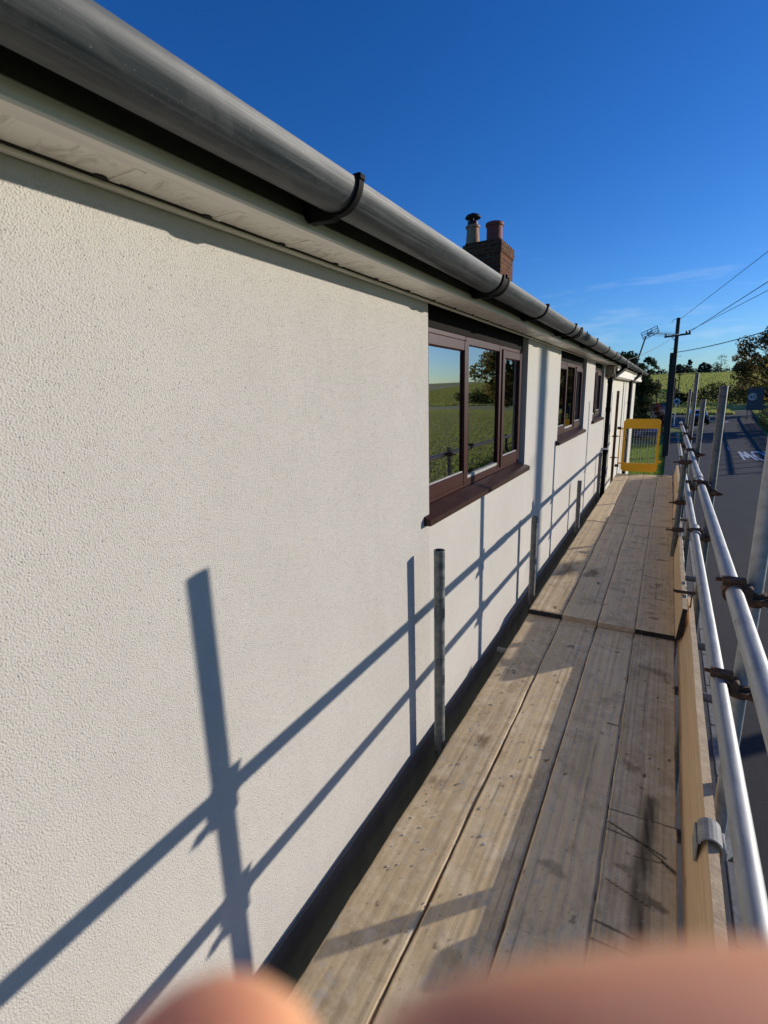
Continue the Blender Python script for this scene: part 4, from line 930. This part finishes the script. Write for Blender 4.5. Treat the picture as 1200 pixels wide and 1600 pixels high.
def hedge(name, pts, w, h, label, mat, n, ls, seed, zoff=0, group=None, ragged=.25):
    rng = np.random.default_rng(seed); cs = []; rs = []; mm = MB()
    for (xa, ya), (xb, yb) in zip(pts[:-1], pts[1:]):
        L = math.hypot(xb-xa, yb-ya); k = max(2, int(L/(w*.45)))
        for i in range(k):
            t = i/k; x = xa+(xb-xa)*t; y = ya+(yb-ya)*t; zb = gz(x, y)+zoff; hh = h*(1+rng.uniform(-ragged, ragged))
            for z in np.arange(w*.3, hh, w*.45): cs.append((x+rng.uniform(-.15, .15)*w, y+rng.uniform(-.15, .15)*w, zb+z)); rs.append(w*.5*rng.uniform(.8, 1.15))
            mm.tube([(x, y, zb-.1), (x+rng.uniform(-.1, .1), y, zb+hh*.7)], [.03, .01], 5)
    e = empty(name, (pts[0][0], pts[0][1], gz(*pts[0])), label, 'hedge' if 'hedge' in name else 'shrub', group)
    mm.build('stems', M['bark'], e); leaf_obj('foliage', leaf_cloud(None, cs, rs, n, ls, rng, .9), mat, e); return e
hedge('hedge', [(6.0, 112), (11, 104), (18, 98), (27, 110), (45, 118)], 2.2, 2.6, 'tall dark hedge along the far bend of the road', M['leaf_dark'], 14000, .16, 60, group='roadside hedges')
hedge('hedge', [(2.2, 108), (5.2, 110)], 1.6, 1.5, 'short dark hedge in the grass between the two roads', M['leaf_dark'], 2500, .14, 61, group='roadside hedges')
hedge('hedge', [(edge_r(y)+.45, y) for y in (-12, 10, 30, 50, 66)], .7, .32, 'low rough hedge and weeds along the right road edge', M['leaf_green'], 26000, .045, 62, .12, 'roadside hedges')
hedge('hedge', [(-7.5, 53), (-3, 52.4), (-.2, 51.6)], 1.6, 3.1, 'dark garden hedge beyond the lawn', M['leaf_dark'], 14000, .09, 63, group='garden hedges')
hedge('hedge', [(-2.0, 85), (-4.4, 120), (-7.5, 150)], 2.0, 1.6, 'dark hedge along the left of the side road', M['leaf_dark'], 6000, .16, 64, group='roadside hedges')
hedge('hedge', [(2.5, 100), (2.1, 122), (.9, 152)], 1.2, .8, 'thin hedge line on the right of the side road', M['leaf_dark'], 5000, .12, 67, group='roadside hedges')
hedge('hedge', [(-60, 266), (-20, 270), (25, 276), (80, 282)], 4, 2.5, 'long hedge along the top of the field', M['leaf_dark'], 9000, .34, 65, group='roadside hedges')
hedge('red_shrub', [(.1, 50.4), (.7, 50.2)], .8, 2.2, 'shrub with orange red leaves beside the utility pole', M['leaf_red'], 1800, .07, 66)
hedge('brown_shrub', [(-3.0, 50.6), (-1.0, 50.2)], 1.0, 2.3, 'brown and yellow leaved shrub in front of the dark hedge', M['leaf_olive'], 2200, .07, 68)
hedge('low_hedge', [(-1.6, 17.6+1.2), (.85, 17.6+1.2)], .5, .40, 'low clipped hedge at the near end of the lawn', M['leaf_dark'], 5000, .03, 69, group='garden hedges')
def blades(name, n, xy, hr, w_, mat, label, seed):
    rng = np.random.default_rng(seed); x, y = xy(rng, n); z = ground_z(x, y)-.03; h = rng.uniform(*hr, n); an = rng.uniform(0, 6.28, n); l = rng.normal(0, .35, (n, 2))*h[:, None]; w = w_*rng.uniform(.6, 1.4, n)
    V = np.zeros((n, 4, 3)); c, q = w*np.cos(an), w*np.sin(an)
    V[:, 0] = np.stack([x-c, y-q, z], 1); V[:, 1] = np.stack([x+c, y+q, z], 1); V[:, 2] = np.stack([x+c*.5+l[:, 0], y+q*.5+l[:, 1], z+h], 1); V[:, 3] = np.stack([x-c*.5+l[:, 0], y-q*.5+l[:, 1], z+h], 1)
    return tag(leaf_obj(name, V.reshape(-1, 3), mat), label, 'grass', kind='stuff')
blades('field_grass', 110000, lambda r, n: (r.uniform(-14, 80, n), 105+158*r.random(n)), (.15, .30), .22, M['fieldblade'], 'sunlit green grass of the sloping field', 21)
def near_field(r, n):
    y = 4+86*r.random(n); return edge_r(y)+.7+50*r.random(n)**1.6, y
blades('verge_grass', 120000, near_field, (.05, .13), .035, M['fieldblade'], 'rough green grass of the field on the right of the road', 22)
blades('bank_grass', 9000, lambda r, n: (1.5+r.random(n)*7, 80+24*r.random(n)), (.15, .35), .12, M['fieldblade'], 'lit grass bank between the two roads', 23)
# lawn blades beyond the house end
rng = np.random.default_rng(5); n = 26000
px_ = rng.uniform(-3.2, 1.0, n); py_ = 19+rng.random(n)**1.3*22; hgt = rng.uniform(.05, .12, n); an = rng.uniform(0, 6.28, n); lean = rng.normal(0, .03, (n, 2))
zb = -2.42
V = np.zeros((n, 4, 3)); w_ = .012
V[:, 0] = np.stack([px_-w_*np.cos(an), py_-w_*np.sin(an), np.full(n, zb)], 1); V[:, 1] = np.stack([px_+w_*np.cos(an), py_+w_*np.sin(an), np.full(n, zb)], 1)
V[:, 2] = np.stack([px_+lean[:, 0]+.002, py_+lean[:, 1], zb+hgt], 1); V[:, 3] = np.stack([px_+lean[:, 0]-.002, py_+lean[:, 1], zb+hgt], 1)
o = leaf_obj('lawn', V.reshape(-1, 3), M['lawn']); tag(o, 'bright green lawn between the house end and the footpath', 'grass', kind='stuff')
# roadside fence on the right
fe = empty('field_fence', (edge_r(40)+1.1, 40, gz(edge_r(40)+1.1, 40)), 'dark post and rail fence along the field on the right', 'fence')
fpts = [(edge_r(y)+1.15, float(y)) for y in np.arange(32, 80, 2.0)]
for (x, y) in fpts:
    mm = MB(); z = gz(x, y); mm.box(x-.05, x+.05, y-.05, y+.05, z-.1, z+1.15, .008); mm.build('post', M['fencewood'], fe)
for zr, nm in ((.45, 'rail'), (.95, 'rail')):
    mm = MB()
    for (a, b) in zip(fpts[:-1], fpts[1:]): mm.obox((a[0], a[1], gz(*a)+zr), (b[0], b[1], gz(*b)+zr), .03, .08)
    mm.build(nm, M['fencewood'], fe)
# field fence seen in the window reflections
fe2 = empty('paddock_fence', (12, 26, gz(12, 26)), 'post and wire fence out in the field opposite the house', 'fence')
fp2 = [(11+.45*(y-14), float(y)) for y in np.arange(14, 44, 2.6)]
for (x, y) in fp2:
    mm = MB(); z = gz(x, y); mm.tube([(x, y, z-.1), (x, y, z+1.2)], .06, 8); mm.build('post', M['fencewood'], fe2)
mm = MB()
for zr in (.4, .75, 1.1):
    for a, b in zip(fp2[:-1], fp2[1:]): mm.tube([(a[0], a[1], gz(*a)+zr), (b[0], b[1], gz(*b)+zr)], .008, 5)
mm.build('wires', M['dark_steel'], fe2)

# ---------------------------------------------------------------- signs
def disc(mm, c, r, y0, y1, seg=28):
    mm.prism([(c[0]+r*math.cos(2*math.pi*k/seg), c[1]+r*math.sin(2*math.pi*k/seg)) for k in range(seg)], 'y', y0, y1)
def digits(mm, txt, c, h, y0, y1):
    G = {'4': [((.7, 0), (.7, 1)), ((.7, 1), (0, .35)), ((0, .35), (1, .35))], '0': [((.2, 0), (.8, 0)), ((.8, 0), (1, .2)), ((1, .2), (1, .8)), ((1, .8), (.8, 1)), ((.8, 1), (.2, 1)), ((.2, 1), (0, .8)), ((0, .8), (0, .2)), ((0, .2), (.2, 0))]}
    w = h*.55; tot = len(txt)*w+(len(txt)-1)*h*.28; x = c[0]-tot/2
    for ch_ in txt:
        for a, b in G[ch_]: mm.obox((x+a[0]*w, (y0+y1)/2, c[1]-h/2+a[1]*h), (x+b[0]*w, (y0+y1)/2, c[1]-h/2+b[1]*h), abs(y1-y0), h*.17, (.01, 0, 1) if a[0] != b[0] or True else (1, 0, 0))
        x += w+h*.28
sx_, sy_ = 9.35, 70.5; szb = gz(9.35, 70.5)
sg = empty('road_sign', (sx_, sy_, szb), 'blue grey roadside sign panel with a white speed limit roundel', 'road sign')
mm = MB(); mm.box(sx_-.75, sx_+.75, sy_, sy_+.03, szb+1.05, szb+3.55, .01); mm.build('panel', M['signgrey'], sg)
mm = MB(); disc(mm, (sx_-.28, szb+2.55), .44, sy_-.006, sy_-.001); mm.build('roundel', M['signwhite'], sg)
mm = MB()
for k in range(28):
    a0, a1 = 2*math.pi*k/28, 2*math.pi*(k+1)/28; c = (sx_-.28, szb+2.55)
    mm.add([(c[0]+r_*math.cos(a), sy_-.009, c[1]+r_*math.sin(a)) for r_, a in ((.37, a0), (.42, a0), (.42, a1), (.37, a1))], [(0, 1, 2, 3)])
mm.build('roundel_ring', M['signred'], sg)
mm = MB(); digits(mm, '40', (sx_-.28, szb+2.55), .34, sy_-.022, sy_-.010); mm.build('digits', M['signblack'], sg)
for x in (-.55, .55): mm = MB(); mm.tube([(sx_+x, sy_+.07, szb-.2), (sx_+x, sy_+.07, szb+3.5)], .05, 10); mm.build('post', M['signgrey'], sg)
s2x, s2y = 1.55, 60.0; s2z = gz(s2x, s2y)
s2 = empty('round_sign', (s2x, s2y, s2z), 'small round white rimmed sign on a thin pale post beside the big pole', 'road sign')
mm = MB(); mm.tube([(s2x, s2y, s2z-.2), (s2x, s2y, s2z+2.9)], .038, 8); mm.build('post', M['signwhite'], s2)
mm = MB(); disc(mm, (s2x+.05, s2z+2.55), .30, s2y-.05, s2y-.042); mm.build('plate', M['signwhite'], s2)
mm = MB(); disc(mm, (s2x+.05, s2z+2.55), .20, s2y-.056, s2y-.051); mm.build('symbol', M['signgrey'], s2)

# ---------------------------------------------------------------- cars
def car(name, x, y, rot, paint, label, roof=None):
    zb = gz(x, y)+.016; e = empty(name, (x, y, zb), label, 'car'); e.rotation_euler = (0, 0, rot)
    def part(nm, mm, mat, par=e):
        o = mm.build(nm, mat); o.parent = par; o.matrix_parent_inverse = Matrix.Identity(4); return o
    hw = .84
    def loft(secs):                                    # secs: (y, z0, z1, halfwidth_low, halfwidth_top)
        mm = MB(); P = []
        for (yy, z0, z1, a, b) in secs: P += [(-a, yy, z0), (a, yy, z0), (a*1.02, yy, z0+(z1-z0)*.55), (b, yy, z1), (-b, yy, z1), (-a*1.02, yy, z0+(z1-z0)*.55)]
        F = [tuple(range(5, -1, -1)), tuple(range(6*(len(secs)-1), 6*len(secs)))]
        for k in range(len(secs)-1):
            for i in range(6): j = (i+1) % 6; F.append((6*k+i, 6*k+j, 6*k+6+j, 6*k+6+i))
        mm.add(P, F); return mm
    # nose towards -y
    part('body', loft([(-2.0, .35, .62, .70, .62), (-1.9, .25, .74, .80, .72), (-1.2, .22, .90, hw, .76), (-.9, .22, .96, hw, .78), (1.5, .22, .98, hw, .78), (1.95, .28, .92, .80, .72), (2.03, .4, .8, .74, .66)]), paint)
    part('cabin', loft([(-.95, .93, .97, .76, .75), (-.25, .93, 1.44, .76, .60), (.2, .93, 1.50, .77, .61), (1.1, .93, 1.46, .77, .60), (1.65, .93, 1.0, .76, .72)]), roof or paint)
    g = MB(); g.add([(-.66, -.90, 1.0), (.66, -.90, 1.0), (.56, -.315, 1.41), (-.56, -.315, 1.41)], [(0, 1, 2, 3)]); part('windscreen', g, M['carglass'])
    g = MB()
    for s_ in (-1, 1):
        g.add([(s_*.772, -.6, 1.0), (s_*.772, 1.3, 1.0), (s_*.635, 1.0, 1.40), (s_*.635, -.2, 1.40)], [(0, 1, 2, 3)])
    part('side_windows', g, M['carglass'])
    g = MB(); g.box(-.45, .45, -2.02, -1.96, .42, .56, .01); part('grille', g, M['carglass'])
    for s_ in (-1, 1): g = MB(); g.box(s_*.52, s_*.74, -1.975, -1.90, .56, .69, .02); part('headlight', g, M['lamp'])
    for s_ in (-1, 1):
        for yy in (-1.25, 1.25):
            g = MB(); g.tube([(s_*.66, yy, .31), (s_*.86, yy, .31)], .31, 20); w = part('wheel', g, M['tyre'])
            g = MB(); g.tube([(s_*.80, yy, .31), (s_*.868, yy, .31)], .19, 14); part('rim', g, M['alu'], w)
    for s_ in (-1, 1): g = MB(); g.box(s_*.80, s_*.98, -.62, -.52, .98, 1.10, .02); part('mirror', g, paint)
    return e
car('dark_car', 3.75, 64, .12, M['carblack'], 'dark car with sky reflection painted pale on its roof seen between the scaffold tubes', M['carskyglare'])
car('blue_car', -.50, 47.2, .15, M['carblue'], 'blue car parked beyond the lawn, just above the yellow gate')

# ---------------------------------------------------------------- hand at the phone lens
def cpt(px, py, d): return CAM+CF*d+CR*((px-600)/777.7*d)-CU*((py-800)/777.7*d)
def skin_body(name, chains, mat, sub=2):
    me = bpy.data.meshes.new(name); V = []; E_ = []; Rr = []
    for ch_ in chains:
        prev = ch_[0] if isinstance(ch_[0], int) else None
        for it in (ch_[1:] if prev is not None else ch_):
            V.append(it[0]); Rr.append(it[1])
            if prev is not None: E_.append((prev, len(V)-1))
            prev = len(V)-1
    me.from_pydata([tuple(v) for v in V], E_, []); me.materials.append(mat)
    o = bpy.data.objects.new(name, me); COL.objects.link(o)
    mo = o.modifiers.new('skin', 'SKIN'); mo.use_smooth_shade = True
    for i, r_ in enumerate(Rr):
        me.skin_vertices[0].data[i].radius = (r_, r_) if not isinstance(r_, tuple) else r_
    me.skin_vertices[0].data[0].use_root = True
    ms = o.modifiers.new('sub', 'SUBSURF'); ms.levels = sub; ms.render_levels = sub
    return o
# palm under and right of the lens; index finger tip rises at the left, middle finger lies across
D = .034
wrist = cpt(1500, 3600, .06); palm = cpt(1250, 2700, .045)
ch = [[(wrist, .024), (palm, .026), (cpt(1180, 2350, .042), .022)]]
ch.append([2, (cpt(900, 2420, .044), .0100), (cpt(540, 2180, .038), .0092), (cpt(320, 1850, .032), .0098), (cpt(255, 1664, .0300), .0096)])
ch.append([2, (cpt(1720, 1950, .034), .0110), (cpt(1420, 1785, .026), .0094), (cpt(1000, 1830, .025), .0092), (cpt(470, 1900, .0255), .0088)])
ch.append([2, (cpt(1700, 2250, .045), .0105), (cpt(1560, 2200, .040), .0095), (cpt(1350, 2190, .036), .0088), (cpt(1150, 2180, .036), .0075)])
ch.append([2, (cpt(1780, 2600, .048), .0095), (cpt(1640, 2500, .044), .0082), (cpt(1450, 2460, .042), .0075), (cpt(1320, 2440, .042), .0065)])
ch.append([1, (cpt(850, 2750, .055), .0125), (cpt(640, 2500, .058), .0105), (cpt(500, 2300, .060), .0085)])
person = skin_body('person', ch, M['skin'])
tag(person, 'bare fingers of the person holding the camera, blurred at the bottom edge', 'person')
sl = MB(); f0 = cpt(1560, 3900, .063); sl.tube([wrist.lerp(f0, .4), f0, f0+Vector((.02, -.08, -.16)), f0+Vector((.05, -.12, -.30))], [.030, .036, .045, .052], 20)
sl.build('sleeve', M['sleeve'], person)
